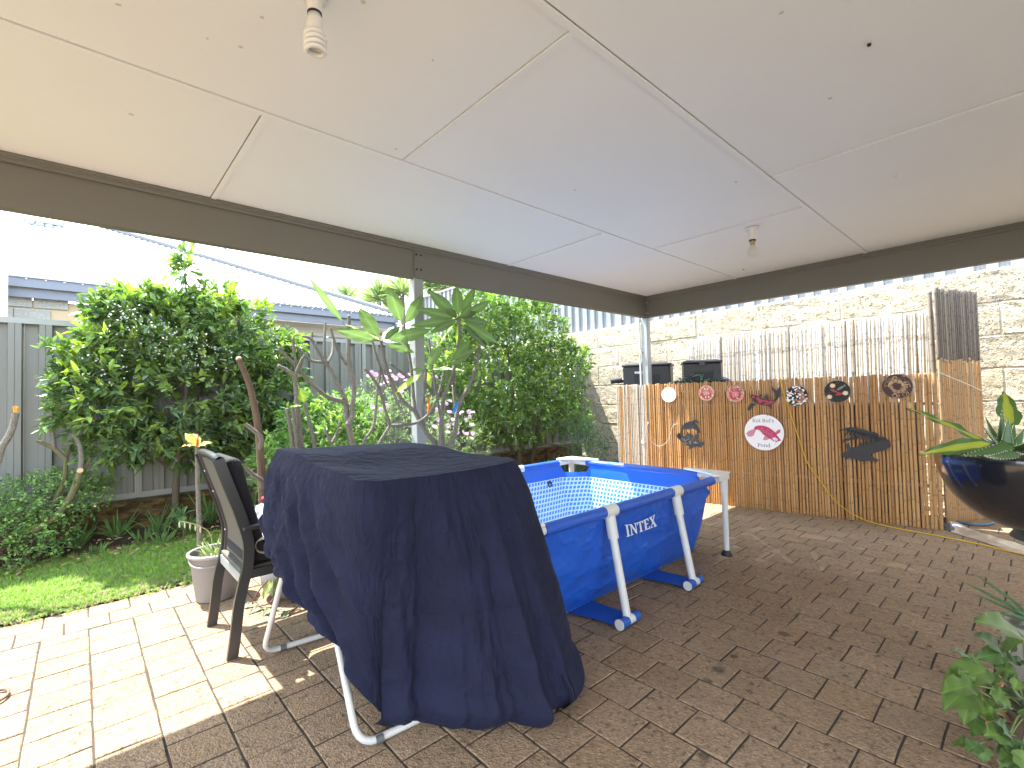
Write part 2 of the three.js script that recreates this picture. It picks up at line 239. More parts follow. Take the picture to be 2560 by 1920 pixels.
// lamps under the ceiling (both off)
const porcelain = phy([0.75, 0.74, 0.71], 0.35, { clearcoat: 0.4 });
{
  const t = thing('spiral_lamp', 'white spiral energy saving bulb in a holder, nearest the camera', 'ceiling lamp', [0.557, HC, -1.517]);
  mesh('lamp_holder', new THREE.LatheGeometry([[0.001, 0], [0.038, 0], [0.036, -0.012], [0.024, -0.02], [0.022, -0.055], [0.001, -0.055]].map(p => new THREE.Vector2(...p)), 20), porcelain, t);
  mesh('collar', new THREE.CylinderGeometry(0.0225, 0.0225, 0.006, 20).translate(0, -0.058, 0), std([0.02, 0.02, 0.02], 0.5), t);
  mesh('lamp_base', new THREE.LatheGeometry([[0.001, -0.06], [0.02, -0.061], [0.026, -0.085], [0.027, -0.112], [0.02, -0.12], [0.001, -0.12]].map(p => new THREE.Vector2(...p)), 20), porcelain, t);
  const pts = []; for (let i = 0; i <= 70; i++) { const a = i / 70 * Math.PI * 2 * 3.6, r = 0.023 + 0.006 * Math.sin(Math.min(1, i / 12) * Math.PI / 2); pts.push(V(Math.cos(a) * r, -0.124 - i / 70 * 0.062, Math.sin(a) * r)); }
  mesh('spiral_tube', tube(pts, 0.0075, 220, 8), phy([0.82, 0.82, 0.8], 0.2, { clearcoat: 0.8 }), t);
  const t2 = thing('round_bulb_lamp', 'clear round bulb in a white holder near the corner of the ceiling', 'ceiling lamp', [3.96, HC, -1.479]);
  mesh('lamp_holder', new THREE.LatheGeometry([[0.001, 0], [0.05, 0], [0.048, -0.014], [0.028, -0.022], [0.025, -0.1], [0.001, -0.1]].map(p => new THREE.Vector2(...p)), 20), porcelain, t2);
  mesh('collar', new THREE.CylinderGeometry(0.0255, 0.0255, 0.01, 20).translate(0, -0.105, 0), std([0.02, 0.02, 0.02], 0.5), t2);
  mesh('lamp_base', new THREE.CylinderGeometry(0.017, 0.019, 0.035, 16).translate(0, -0.127, 0), std([0.5, 0.42, 0.22], 0.35, { metalness: 0.8 }), t2);
  mesh('bulb', new THREE.LatheGeometry([[0.017, -0.14], [0.022, -0.155], [0.036, -0.178], [0.041, -0.2], [0.037, -0.222], [0.022, -0.238], [0.001, -0.243]].map(p => new THREE.Vector2(...p)), 22), phy([0.9, 0.9, 0.88], 0.12, { transmission: 0.85, thickness: 0 }), t2);
  const t3 = thing('drop_bulb', 'small clear drop bulb hanging under the beam against the sky', 'bulb', [0.695, 2.378, -3.51]);
  mesh('cap', new THREE.CylinderGeometry(0.006, 0.008, 0.012, 10).translate(0, -0.006, 0), std([0.3, 0.3, 0.3], 0.5), t3);
  mesh('bulb', new THREE.LatheGeometry([[0.006, -0.012], [0.012, -0.03], [0.016, -0.05], [0.011, -0.064], [0.001, -0.068]].map(p => new THREE.Vector2(...p)), 14), phy([0.95, 0.95, 0.95], 0.06, { transmission: 0.9, thickness: 0 }), t3);
  for (const [x, z] of [[5.227, -2.053], [2.217, -0.38]]) tag(mesh('ceiling_speck', new THREE.SphereGeometry(0.009, 8, 6).scale(1, 0.6, 0.8).translate(x, HC - 0.004, z), std([0.02, 0.015, 0.01], 0.8)), x > 4 ? 'small dark speck on the ceiling below the round bulb' : 'small dark speck on the ceiling at the upper right', 'speck');
}

// ---------------------------------------------------------------- fences, limestone wall, neighbour's house
const ribProfile = (w, pitch, depth) => { // one sheet seen from above: x along, z depth
  const pts = []; const n = Math.round(w / pitch); const p = w / n;
  for (let i = 0; i < n; i++) { const x = i * p; pts.push([x, 0], [x + p * 0.46, 0], [x + p * 0.50, depth], [x + p * 0.93, depth], [x + p * 0.97, 0]); if (i % 1 === 0) pts.splice(pts.length - 2, 0, [x + p * 0.70, depth], [x + p * 0.712, depth - 0.004], [x + p * 0.724, depth]); }
  pts.push([w, 0]); return pts;
};
function ribbed(w, h, pitch = 0.19, depth = 0.042) {
  const s = ribProfile(w, pitch, depth), P = [], I = []; s.forEach(([x, z]) => P.push(x, 0, z, x, h, z));
  for (let i = 0; i + 1 < s.length; i++) { const a = 2 * i; I.push(a, a + 2, a + 1, a + 1, a + 2, a + 3); }
  const g = geoFrom(P, I).toNonIndexed(); g.computeVertexNormals(); g.setAttribute('uv', new THREE.Float32BufferAttribute(new Float32Array(g.attributes.position.count * 2), 2)); return g;
}
const fenceMat = std([0.175, 0.172, 0.152], 0.55, { side: THREE.DoubleSide }), fenceTrim = std([0.27, 0.27, 0.25], 0.5), fenceMat2 = std([0.19, 0.196, 0.205], 0.5, { side: THREE.DoubleSide });
function sheetFence(t, x0, n, y0, y1, mat, bay = 2.365) {
  for (let b = 0; b < n; b++) {
    const x = x0 + b * bay;
    for (let k = 0; k < 3; k++) mesh('fence_sheet', ribbed((bay - 0.05) / 3 - 0.002, y1 - y0 - 0.06).translate(x + 0.025 + k * (bay - 0.05) / 3, y0 + 0.03, 0), mat, t);
    mesh('top_rail', merge([bx(bay - 0.052, 0.012, 0.055, x + bay / 2, y1 - 0.006, 0.015), bx(bay - 0.052, 0.04, 0.003, x + bay / 2, y1 - 0.03, 0.043), bx(bay - 0.052, 0.04, 0.003, x + bay / 2, y1 - 0.03, -0.012)]), fenceTrim, t);
    mesh('bottom_rail', merge([bx(bay - 0.052, 0.012, 0.055, x + bay / 2, y0 + 0.006, 0.015), bx(bay - 0.052, 0.045, 0.003, x + bay / 2, y0 + 0.034, 0.043)]), fenceTrim, t);
    mesh('fence_post', merge([bx(0.05, y1 - y0 - 0.01, 0.05, x, (y0 + y1) / 2, 0.015), bx(0.012, y1 - y0 - 0.02, 0.008, x, (y0 + y1) / 2, 0.044)]), fenceTrim, t);
  }
}
const FZ = -6.03;
{
  const t = thing('metal_fence', 'grey ribbed metal sheet fence along the lawn, behind the citrus tree', 'fence', [0, 0, FZ]);
  sheetFence(t, 2.79 - 2.365 * 3, 5, 0.46, 2.165, fenceMat);
  mesh('fence_post', bx(0.06, 1.72, 0.06, 7.255, 1.3, 0.05), fenceTrim, t);
  // low block footing under the fence
  const f = thing('low_retaining_wall', 'low stained limestone block footing under the lawn fence', 'wall', [0, 0, FZ + 0.02]);
  mesh('mortar', bx(10, 0.4, 0.2, 2.1, 0.22, -0.02), std([0.12, 0.09, 0.05], 1), f);
  const lm = std([0.34, 0.22, 0.09], 1, { map: tex(256, (u, v) => { const m = nMid(u, v), s = nCoarse(u * 2, v * 2) > 0.52 ? 0.45 : 1; return [m * s + 0.1, m * s * 0.97 + 0.09, m * s * 0.9 + 0.08]; }, false, [1.4, 1.4]), bumpMap: bumpTex, bumpScale: 0.02 });
  for (let k = 0; k < 10; k++) mesh('block', rb(0.98, 0.44, 0.3, 0.02, -2.4 + k * 1.0, 0.235, 0), lm, f);
}
function roughBlock(l, h, d, s) {
  const nx = 12, ny = 7, q = fbm(8, 4, s), P = [], I = [], U = [], ef = (k, n, l) => k === 0 ? 0 : k === n ? 1 : (k === 1 ? 0.012 / l : k === n - 1 ? 1 - 0.012 / l : (k - 1) / (n - 2)); // front face looks to -x; z along
  for (let j = 0; j <= ny; j++) for (let i = 0; i <= nx; i++) { const e = i === 0 || j === 0 || i === nx || j === ny;
    const y = ef(j, ny, h) * h - h / 2 + (e ? 0.006 * (q(i / nx, 0.3 + j) - 0.5) : 0), z = ef(i, nx, l) * l - l / 2 + (e ? 0.008 * (q(0.7 + i, j / ny) - 0.5) : 0); P.push(e ? 0.007 + 0.006 * q(i * 0.31, j * 0.37) : -0.024 * (q(i / nx, j / ny) - 0.5), y, z); U.push(z + s * 0.37, y + s * 0.61); }
  const id = (i, j) => j * (nx + 1) + i;
  for (let j = 0; j < ny; j++) for (let i = 0; i < nx; i++) I.push(id(i, j), id(i + 1, j), id(i, j + 1), id(i + 1, j), id(i + 1, j + 1), id(i, j + 1));
  const n = P.length / 3; // back and sides
  const c = [[0, 0], [nx, 0], [nx, ny], [0, ny]].map(([i, j]) => id(i, j)); c.forEach(k => { P.push(d, P[3 * k + 1], P[3 * k + 2]); U.push(P[3 * k + 2], P[3 * k + 1]); });
  for (let k = 0; k < 4; k++) { const a = c[k], b = c[(k + 1) % 4], e = n + k, f = n + (k + 1) % 4; I.push(a, e, b, b, e, f); }
  const g = geoFrom(P, I, U).toNonIndexed(); g.computeVertexNormals(); return g;
}
{
  const t = thing('limestone_wall', 'tall retaining wall of cream limestone blocks behind the bamboo screens', 'wall', [7.3, 0, 0]);
  const ltex = tex(1024, (u, v) => { const m = nMid(u, v), s = nSpeck(u, v), c = nCoarse(u, v); let g = 0.78 + 0.22 * m; const pt = nFine(u * 0.7, v * 0.7); if (pt > 0.66) g *= 0.55; if (m > 0.63) g *= 0.82 + 0.0 * s; return [g, g * (0.955 + 0.03 * c), g * (0.83 + 0.1 * c)]; }, false, [0.9, 0.9]);
  const lb = tex(1024, (u, v) => { const m = nMid(u, v), s = nSpeck(u, v), f = nFine(u, v); return 0.5 * m + 0.3 * f + 0.2 * s - (m > 0.62 && f > 0.5 ? 0.3 : 0); }, false, [0.9, 0.9]);
  const mats = [[0.52, 0.45, 0.345], [0.56, 0.49, 0.38], [0.49, 0.425, 0.335]].map(c => std(c, 1, { map: ltex, bumpMap: lb, bumpScale: 0.024 }));
  mesh('mortar', bx(0.3, 2.58, 14.4, 0.159, 1.29, -5.6), std([0.5, 0.435, 0.335], 1), t);
  const H = 0.3565;
  for (let r = 0; r < 8; r++) { const y = 2.61 - H * (r + 0.5), off = r % 2 ? 0.46 : 0; if (y < -0.1) break;
    for (let k = -3; k < 5; k++) { const z = -3.635 + 0.98 * (k + 0.5) + off; if (z < -6.4 || z > 1.9) continue;
      const g = roughBlock(0.98 - 0.006, H - 0.006, 0.12, 100 + r * 20 + k).translate(rr(-0.006, 0.006), y, z); mesh('limestone_block', g, pick(mats), t); } }
  for (let k = 0; k < 7; k++) mesh('limestone_block', roughBlock(0.97, H - 0.012, 0.12, 300 + k).translate(0, 2.61 - H / 2, -6.7 - k * 0.98), pick(mats), t);
  const u = thing('upper_fence', 'pale grey ribbed metal fence standing on top of the limestone wall', 'fence', [7.47, 0, 1.9], Math.PI / 2);
  sheetFence(u, 0, 6, 2.612, 4.4, fenceMat2);
  mesh('cap_strip', bx(14.2, 0.016, 0.09, 7.1, 2.62, -0.05), std([0.75, 0.75, 0.73], 0.5), u);
}
{
  // neighbour's house: cream bricks, dark fascia, white corrugated hip roof
  const t = thing('neighbour_house', 'cream brick house with white corrugated roof and grey gutter beyond the fence', 'house', [0, 0, -7.4]);
  const fas = std([0.17, 0.185, 0.225], 0.45), white = std([0.72, 0.71, 0.68], 0.7);
  const XL = -6, XR = 4.05, Y = 2.79, T = 6, S = 0.466;
  mesh('gutter', merge([bx(XR - XL, 0.105, 0.004, (XL + XR) / 2, Y - 0.045, 0.06), bx(XR - XL, 0.014, 0.022, (XL + XR) / 2, Y + 0.004, 0.064), bx(XR - XL, 0.004, 0.12, (XL + XR) / 2, Y - 0.1, 0.0), bx(0.004, 0.105, 6, XR, Y - 0.045, -2.95)]), fas, t);
  mesh('fascia', merge([bx(XR - XL, 0.10, 0.02, (XL + XR) / 2, Y - 0.156, 0.0), bx(0.02, 0.2, 6, XR - 0.05, Y - 0.156, -2.9)]), fas, t);
  mesh('soffit', bx(XR - 1.2, 0.012, 0.6, (XR + 1.2) / 2, Y - 0.216, -0.31), white, t);
  mesh('lintel', bx(3.0, 0.12, 0.05, 2.55, Y - 0.28, -0.5), white, t);
  // walls of bricks
  const mort = std([0.50, 0.38, 0.23], 1), bm = [[0.80, 0.77, 0.70], [0.84, 0.81, 0.74], [0.76, 0.73, 0.67]].map(c => std(c, 0.9, { map: grainTex, bumpMap: bumpTex, bumpScale: 0.012 }));
  const wall = mesh('wall', merge([bx(6.0, 2.57, 0.1, -2.97, 1.285, -0.13), bx(0.5, 2.45, 0.1, 1.2, 1.22, -0.6), bx(0.6, 2.45, 0.1, 3.7, 1.22, -0.6), bx(0.1, 2.57, 5.4, 3.95, 1.28, -3.3)]), mort, t);
  for (let r = 0; r < 3; r++) for (let k = 0; k < 6; k++) { const y = 2.478 - 0.145 / 2 - r * 0.15 + (0.15), x = -0.25 - 0.147 - k * 0.295 + (r % 2 ? 0 : 0.147); if (x > -0.08) continue; mesh('brick', rb(0.285, 0.138, 0.03, 0.006, x, y, -0.075), pick(bm), wall); }
  const glass = phy([0.04, 0.05, 0.06], 0.05, { clearcoat: 1 });
  const win = (x0, x1, y0, y1, z, n) => { const f = mesh('window', merge([bx(x1 - x0, 0.05, 0.05, (x0 + x1) / 2, y1 - 0.025, z), bx(0.05, y1 - y0, 0.051, x0 + 0.025, (y0 + y1) / 2, z), bx(0.05, y1 - y0, 0.051, x1 - 0.025, (y0 + y1) / 2, z)]), fas, t);
    for (let k = 0; k < n; k++) { const w = (x1 - x0 - 0.1) / n; mesh('pane', bx(w - 0.04, y1 - y0 - 0.1, 0.01, x0 + 0.05 + (k + 0.5) * w, (y0 + y1) / 2, z - 0.01), glass, f); mesh('sash', bx(0.035, y1 - y0 - 0.05, 0.04, x0 + 0.05 + k * w, (y0 + y1) / 2, z + 0.002), fas, f); } };
  win(0.035, 1.3, 1.0, 2.55, -0.1, 2); win(1.45, 3.45, 0.2, 2.45, -0.62, 3);
  // roof: front slope cut by the hip
  const pitch = 0.076, P = [], I = []; const xs = []; for (let x = XL; x < XR - 0.02; x += pitch / 8) xs.push(x);
  xs.forEach((x, i) => { const tt = Math.min(T, XR - x), w = 0.009 * Math.cos(i / 8 * Math.PI * 2); P.push(x, Y + 0.03 + w, 0.05, x, Y + 0.03 + w + S * tt, 0.05 - tt); if (i) { const a = 2 * (i - 1); I.push(a, a + 2, a + 1, a + 1, a + 2, a + 3); } });
  const roofMat = std([0.80, 0.80, 0.80], 0.5, { side: THREE.DoubleSide });
  const roof = mesh('roof', geoFrom(P, I), roofMat, t);
  const P2 = [XR, Y + 0.02, 0.05, XR - T, Y + 0.02 + S * T, 0.05 - T, XR, Y + 0.02, 0.05 - 2 * T]; mesh('roof_side', geoFrom(P2, [0, 2, 1]), roofMat, t);
  mesh('hip_cap', merge([rod([XR + 0.03, Y + 0.05, 0.08], [XR - T, Y + 0.07 + S * T, 0.05 - T], 0.045, 8)]), std([0.11, 0.115, 0.125], 0.5), roof);
  for (let k = 0; k < 40; k++) { const s = k * pitch + 0.3; const x = XR - s; mesh('ridge_gap', bx(0.034, 0.012, 0.02, x - 0.09, Y + 0.045 + S * (s - 0.03), 0.05 - s + 0.075), std([0.10, 0.10, 0.11], 0.8), roof); }
  // roof screws along the gutter edge
  for (let k = 0; k < 46; k++) mesh('gutter_screw', new THREE.SphereGeometry(0.011, 6, 4).translate(-1.2 + k * 0.152, Y - 0.012 , 0.066), white, t);
  mesh('ridge_cap', merge([0, 1, 2, 3].map(k => new THREE.SphereGeometry(0.06, 10, 6).scale(1, 0.6, 1).translate(-0.58 + k * 0.105, 4.24 - k * 0.008, -2.95)).concat([bx(0.46, 0.04, 0.1, -0.43, 4.29, -3.0)])), std([0.22, 0.27, 0.38], 0.6), t);
  mesh('downpipe', rb(0.1, 3.1, 0.08, 0.01, -0.62, 1.5, 0.16), white, t);
}

// ---------------------------------------------------------------- foliage
function leafSoup(leaves) { // leaves: [pos, dir, up, len, wid, color, fold, droop]
  const P = [], Cc = [], s = V(0, 0, 0), u = V(0, 0, 0), d = V(0, 0, 0);
  for (const [p, dir, up, l, w, c, fold = 0.25, droop = 0.15] of leaves) {
    d.copy(dir).normalize(); s.crossVectors(d, up).normalize(); if (!isFinite(s.x) || s.lengthSq() < 0.5) s.set(1, 0, 0); u.crossVectors(s, d);
    const q = (a, b, h) => [p.x + d.x * a * l + s.x * b * w + u.x * h * w, p.y + d.y * a * l + s.y * b * w + u.y * h * w - droop * l * a * a, p.z + d.z * a * l + s.z * b * w + u.z * h * w];
    const b0 = q(0, 0, 0), m1 = q(0.45, 0, 0), l1 = q(0.4, 0.5, fold), r1 = q(0.4, -0.5, fold), l2 = q(0.75, 0.3, fold * 0.6), r2 = q(0.75, -0.3, fold * 0.6), t = q(1, 0, 0);
    for (const f of [[b0, l1, m1], [b0, m1, r1], [m1, l1, l2], [m1, l2, t], [m1, t, r2], [m1, r2, r1]]) for (const v of f) { P.push(...v); Cc.push(...c); }
  }
  const g = new THREE.BufferGeometry(); g.setAttribute('position', new THREE.Float32BufferAttribute(P, 3)); g.setAttribute('color', new THREE.Float32BufferAttribute(Cc, 3)); g.computeVertexNormals(); return g;
}
const UP = V(0, 1, 0);
const rdir = () => { const z = rr(-1, 1), a = rr(0, 6.2832), r = Math.sqrt(1 - z * z); return V(r * Math.cos(a), z, r * Math.sin(a)); };
const vary = (c, k = 0.3) => { const t = 2.15 * (1 + rr(-k, k)), y = rr(-0.15, 0.25) * k * 2; return [c[0] * t * (1 + y), c[1] * t, c[2] * t * (1 - y)]; };
// blobs: [x, y, z, rx, ry, rz, number of twigs]
const deeper = (l, z0, z1) => l.map(b => { const k = z1 / z0; return [b[0] * k, 1.35 + (b[1] - 1.35) * k, b[2] + (z1 - z0), b[3] * k, b[4] * k, b[5] * 0.75, b[6]]; });
function crown(blobs, { n = 7, len = 0.09, wid = 0.035, cols, upness = 0.35, shell = 0.55, spread = 0.9, droop = 0.15, twigR = 0.05 }) {
  const L = [];
  for (const [x, y, z, rx, ry, rz, k] of blobs) for (let i = 0; i < k; i++) {
    const o = rdir(), r = rnd() < shell ? rr(0.82, 1.06) : Math.cbrt(rnd()); const c = V(x + o.x * rx * r, y + o.y * ry * r, z + o.z * rz * r);
    const ax = o.clone().multiplyScalar(0.8).add(V(0, upness, 0)).add(rdir().multiplyScalar(0.5)).normalize();
    const tone = pick(cols), m = Math.round(n * rr(0.7, 1.3));
    for (let j = 0; j < m; j++) { const d = ax.clone().add(rdir().multiplyScalar(spread)).normalize(); const p = c.clone().addScaledVector(ax, rr(-twigR, twigR)).addScaledVector(rdir(), twigR * 0.3);
      L.push([p, d, rnd() < 0.75 ? UP.clone().addScaledVector(rdir(), 0.4) : rdir(), len * rr(0.65, 1.2), wid * rr(0.75, 1.2), vary(tone), rr(0.05, 0.3), droop * rr(0, 2)]); }
  }
  return leafSoup(L);
}
const bark = std([0.20, 0.16, 0.115], 0.9, { map: grainTex, bumpMap: bumpTex, bumpScale: 0.01 }), barkGrey = std([0.36, 0.325, 0.27], 0.85, { map: tex(256, (u, v) => { const g = 0.6 + 0.7 * (nMid(u, v) - 0.35); const s = nSpeck2(u * 0.3, v * 0.2) > 0.78 ? 0.34 : 0; return g + s; }, false, [5, 1]), bumpMap: bumpTex, bumpScale: 0.008 }), barkGreen = std([0.23, 0.21, 0.095], 0.85, { map: grainTex, bumpMap: bumpTex, bumpScale: 0.006 });
const citrusMat = leafMat({ clearcoat: 1, clearcoatRoughness: 0.24, transmission: 0.5 });
{
  const t = thing('citrus_tree', 'round glossy leaved citrus tree standing against the fence behind the chair', 'tree', [0, 0, 0]);
  const greens = [[0.062, 0.118, 0.009], [0.043, 0.092, 0.010], [0.092, 0.155, 0.010], [0.034, 0.077, 0.011]], young = [[0.17, 0.25, 0.016], [0.13, 0.22, 0.016]];
  mesh('crown', crown(deeper([
    [0.72, 1.55, -5.3, 0.85, 0.6, 0.5, 430], [0.12, 1.45, -5.25, 0.33, 0.36, 0.35, 130], [0.5, 2.02, -5.3, 0.5, 0.33, 0.4, 210], [1.15, 1.95, -5.3, 0.48, 0.3, 0.4, 210], [1.45, 1.5, -5.3, 0.33, 0.45, 0.35, 170],
    [0.2, 2.2, -5.2, 0.2, 0.1, 0.16, 24], [0.98, 2.4, -5.3, 0.24, 0.12, 0.16, 34], [0.42, 2.3, -5.3, 0.3, 0.12, 0.2, 40], [1.62, 1.95, -5.3, 0.12, 0.14, 0.12, 18], [-0.1, 1.3, -5.2, 0.12, 0.1, 0.1, 14], [0.8, 2.32, -5.3, 0.42, 0.13, 0.3, 60], [0.6, 1.05, -5.3, 0.7, 0.2, 0.4, 150], [-0.08, 1.82, -5.2, 0.15, 0.07, 0.12, 12], [-0.05, 1.6, -5.2, 0.14, 0.07, 0.12, 12], [0.1, 1.98, -5.2, 0.12, 0.16, 0.12, 18], [1.3, 1.15, -5.3, 0.4, 0.22, 0.35, 90], [0.95, 0.9, -5.35, 0.3, 0.2, 0.3, 50], [0.72, 2.62, -5.3, 0.06, 0.2, 0.06, 14]], -5.3, -5.68),
    { n: 9, len: 0.095, wid: 0.04, cols: greens }), citrusMat, t);
  mesh('young_leaves', crown(deeper([[0.75, 2.35, -5.25, 0.55, 0.12, 0.35, 40], [0.15, 2.0, -5.15, 0.2, 0.25, 0.2, 20], [0.1, 1.5, -5.05, 0.25, 0.3, 0.2, 16], [0.72, 2.72, -5.3, 0.07, 0.12, 0.07, 8], [1.2, 2.25, -5.2, 0.25, 0.1, 0.2, 14], [1.68, 2.0, -5.2, 0.12, 0.1, 0.1, 8]], -5.3, -5.68), { n: 7, len: 0.10, wid: 0.036, cols: young, upness: 0.8 }), leafMat({ clearcoat: 0.5 }), t);
  mesh('blossom', leafSoup(Array.from({ length: 210 }, () => { const o = pick([[0.3, 2.1], [0.55, 1.95], [0.75, 1.9], [0.95, 1.85], [0.15, 1.7]]); return [V(o[0] + rr(-0.16, 0.16), o[1] + rr(-0.16, 0.16), -5.3 + rr(-0.06, 0.06)), rdir(), rdir(), 0.022, 0.014, [0.7, 0.68, 0.58]]; })), leafMat({ clearcoat: 0 }), t);
  mesh('trunk', merge([tube([[0.7, 0.15, -5.8], [0.7, 0.6, -5.75], [0.74, 1.1, -5.7], [0.8, 1.8, -5.7], [0.77, 2.75, -5.68]], 0.035, 20, 7, 0.006), tube([[0.7, 0.7, -5.75], [0.4, 1.0, -5.7], [0.15, 1.4, -5.68]], 0.018, 12, 6, 0.006), tube([[0.71, 0.8, -5.74], [1.05, 1.2, -5.7], [1.5, 1.6, -5.68]], 0.02, 12, 6, 0.006), tube([[0.74, 1.1, -5.7], [0.52, 1.6, -5.68], [0.42, 2.0, -5.68]], 0.015, 12, 6, 0.005)]), bark, t);
}
{
  const t = thing('hedge_tree', 'dense bright green leafy tree between the middle post and the corner post', 'tree');
  const greens = [[0.075, 0.14, 0.010], [0.055, 0.112, 0.010], [0.11, 0.175, 0.012], [0.042, 0.088, 0.010]];
  mesh('crown', crown([[4.55, 1.75, -5.3, 1.0, 0.95, 0.42, 720], [5.25, 2.35, -5.3, 0.75, 0.55, 0.4, 400], [5.7, 1.75, -5.3, 0.75, 0.6, 0.42, 330], [4.2, 2.55, -5.3, 0.55, 0.4, 0.35, 240], [4.9, 1.1, -5.3, 1.0, 0.45, 0.4, 420], [3.75, 2.0, -5.35, 0.4, 0.5, 0.3, 150], [6.15, 1.95, -5.3, 0.45, 0.3, 0.3, 130], [4.9, 2.85, -5.3, 0.7, 0.2, 0.3, 130], [6.0, 1.1, -5.3, 0.5, 0.35, 0.35, 130]],
    { n: 9, len: 0.08, wid: 0.033, cols: greens }), citrusMat, t);
  mesh('trunk', merge([tube([[5.0, 0.1, -5.4], [4.95, 0.7, -5.35], [4.8, 1.5, -5.3], [4.7, 2.4, -5.3]], 0.05, 16, 7, 0.01), tube([[5.2, 0.1, -5.4], [5.35, 0.8, -5.35], [5.5, 1.6, -5.3]], 0.035, 12, 7, 0.01), tube([[4.9, 0.5, -5.4], [4.5, 1.1, -5.3], [4.2, 1.8, -5.3]], 0.03, 12, 6, 0.008), tube([[5.9, 0.5, -5.1], [5.4, 0.62, -5.15], [5.1, 0.6, -5.2]], 0.016, 10, 6, 0.012)]), bark, t);
  const c = thing('corner_shrub', 'dark feathery shrub in the corner beside the left end of the bamboo', 'shrub');
  mesh('crown', crown([[5.5, 0.55, -4.45, 0.28, 0.42, 0.25, 300], [5.75, 0.75, -4.85, 0.28, 0.35, 0.25, 160], [5.2, 0.25, -4.7, 0.45, 0.2, 0.3, 220]], { n: 9, len: 0.045, wid: 0.012, cols: [[0.03, 0.075, 0.022], [0.045, 0.1, 0.025], [0.025, 0.06, 0.022]] }), leafMat({ clearcoat: 0.2 }), c);
  mesh('stem', merge([tube([[5.55, 0.05, -4.45], [5.5, 0.5, -4.45], [5.55, 0.9, -4.45]], 0.012, 8, 5, 0.004), tube([[5.8, 0.1, -4.85], [5.75, 0.6, -4.85], [5.8, 1.0, -4.9]], 0.012, 8, 5, 0.004)]), bark, c);
  const s = thing('corner_sapling', 'thin sapling with upright light leaves in front of the limestone wall corner', 'sapling');
  mesh('crown', crown([[6.35, 1.25, -5.45, 0.2, 0.4, 0.2, 60], [6.25, 0.95, -5.3, 0.4, 0.2, 0.25, 70]], { n: 6, len: 0.065, wid: 0.028, cols: [[0.10, 0.19, 0.02], [0.06, 0.13, 0.016]] }), leafMat(), s);
  mesh('stem', merge([tube([[6.2, 0.1, -5.3], [6.25, 0.7, -5.4], [6.35, 1.6, -5.45]], 0.011, 10, 5, 0.004), tube([[6.05, 0.1, -5.2], [5.95, 0.5, -5.25], [5.85, 0.9, -5.3]], 0.014, 10, 5, 0.008)]), barkGrey, s);
}
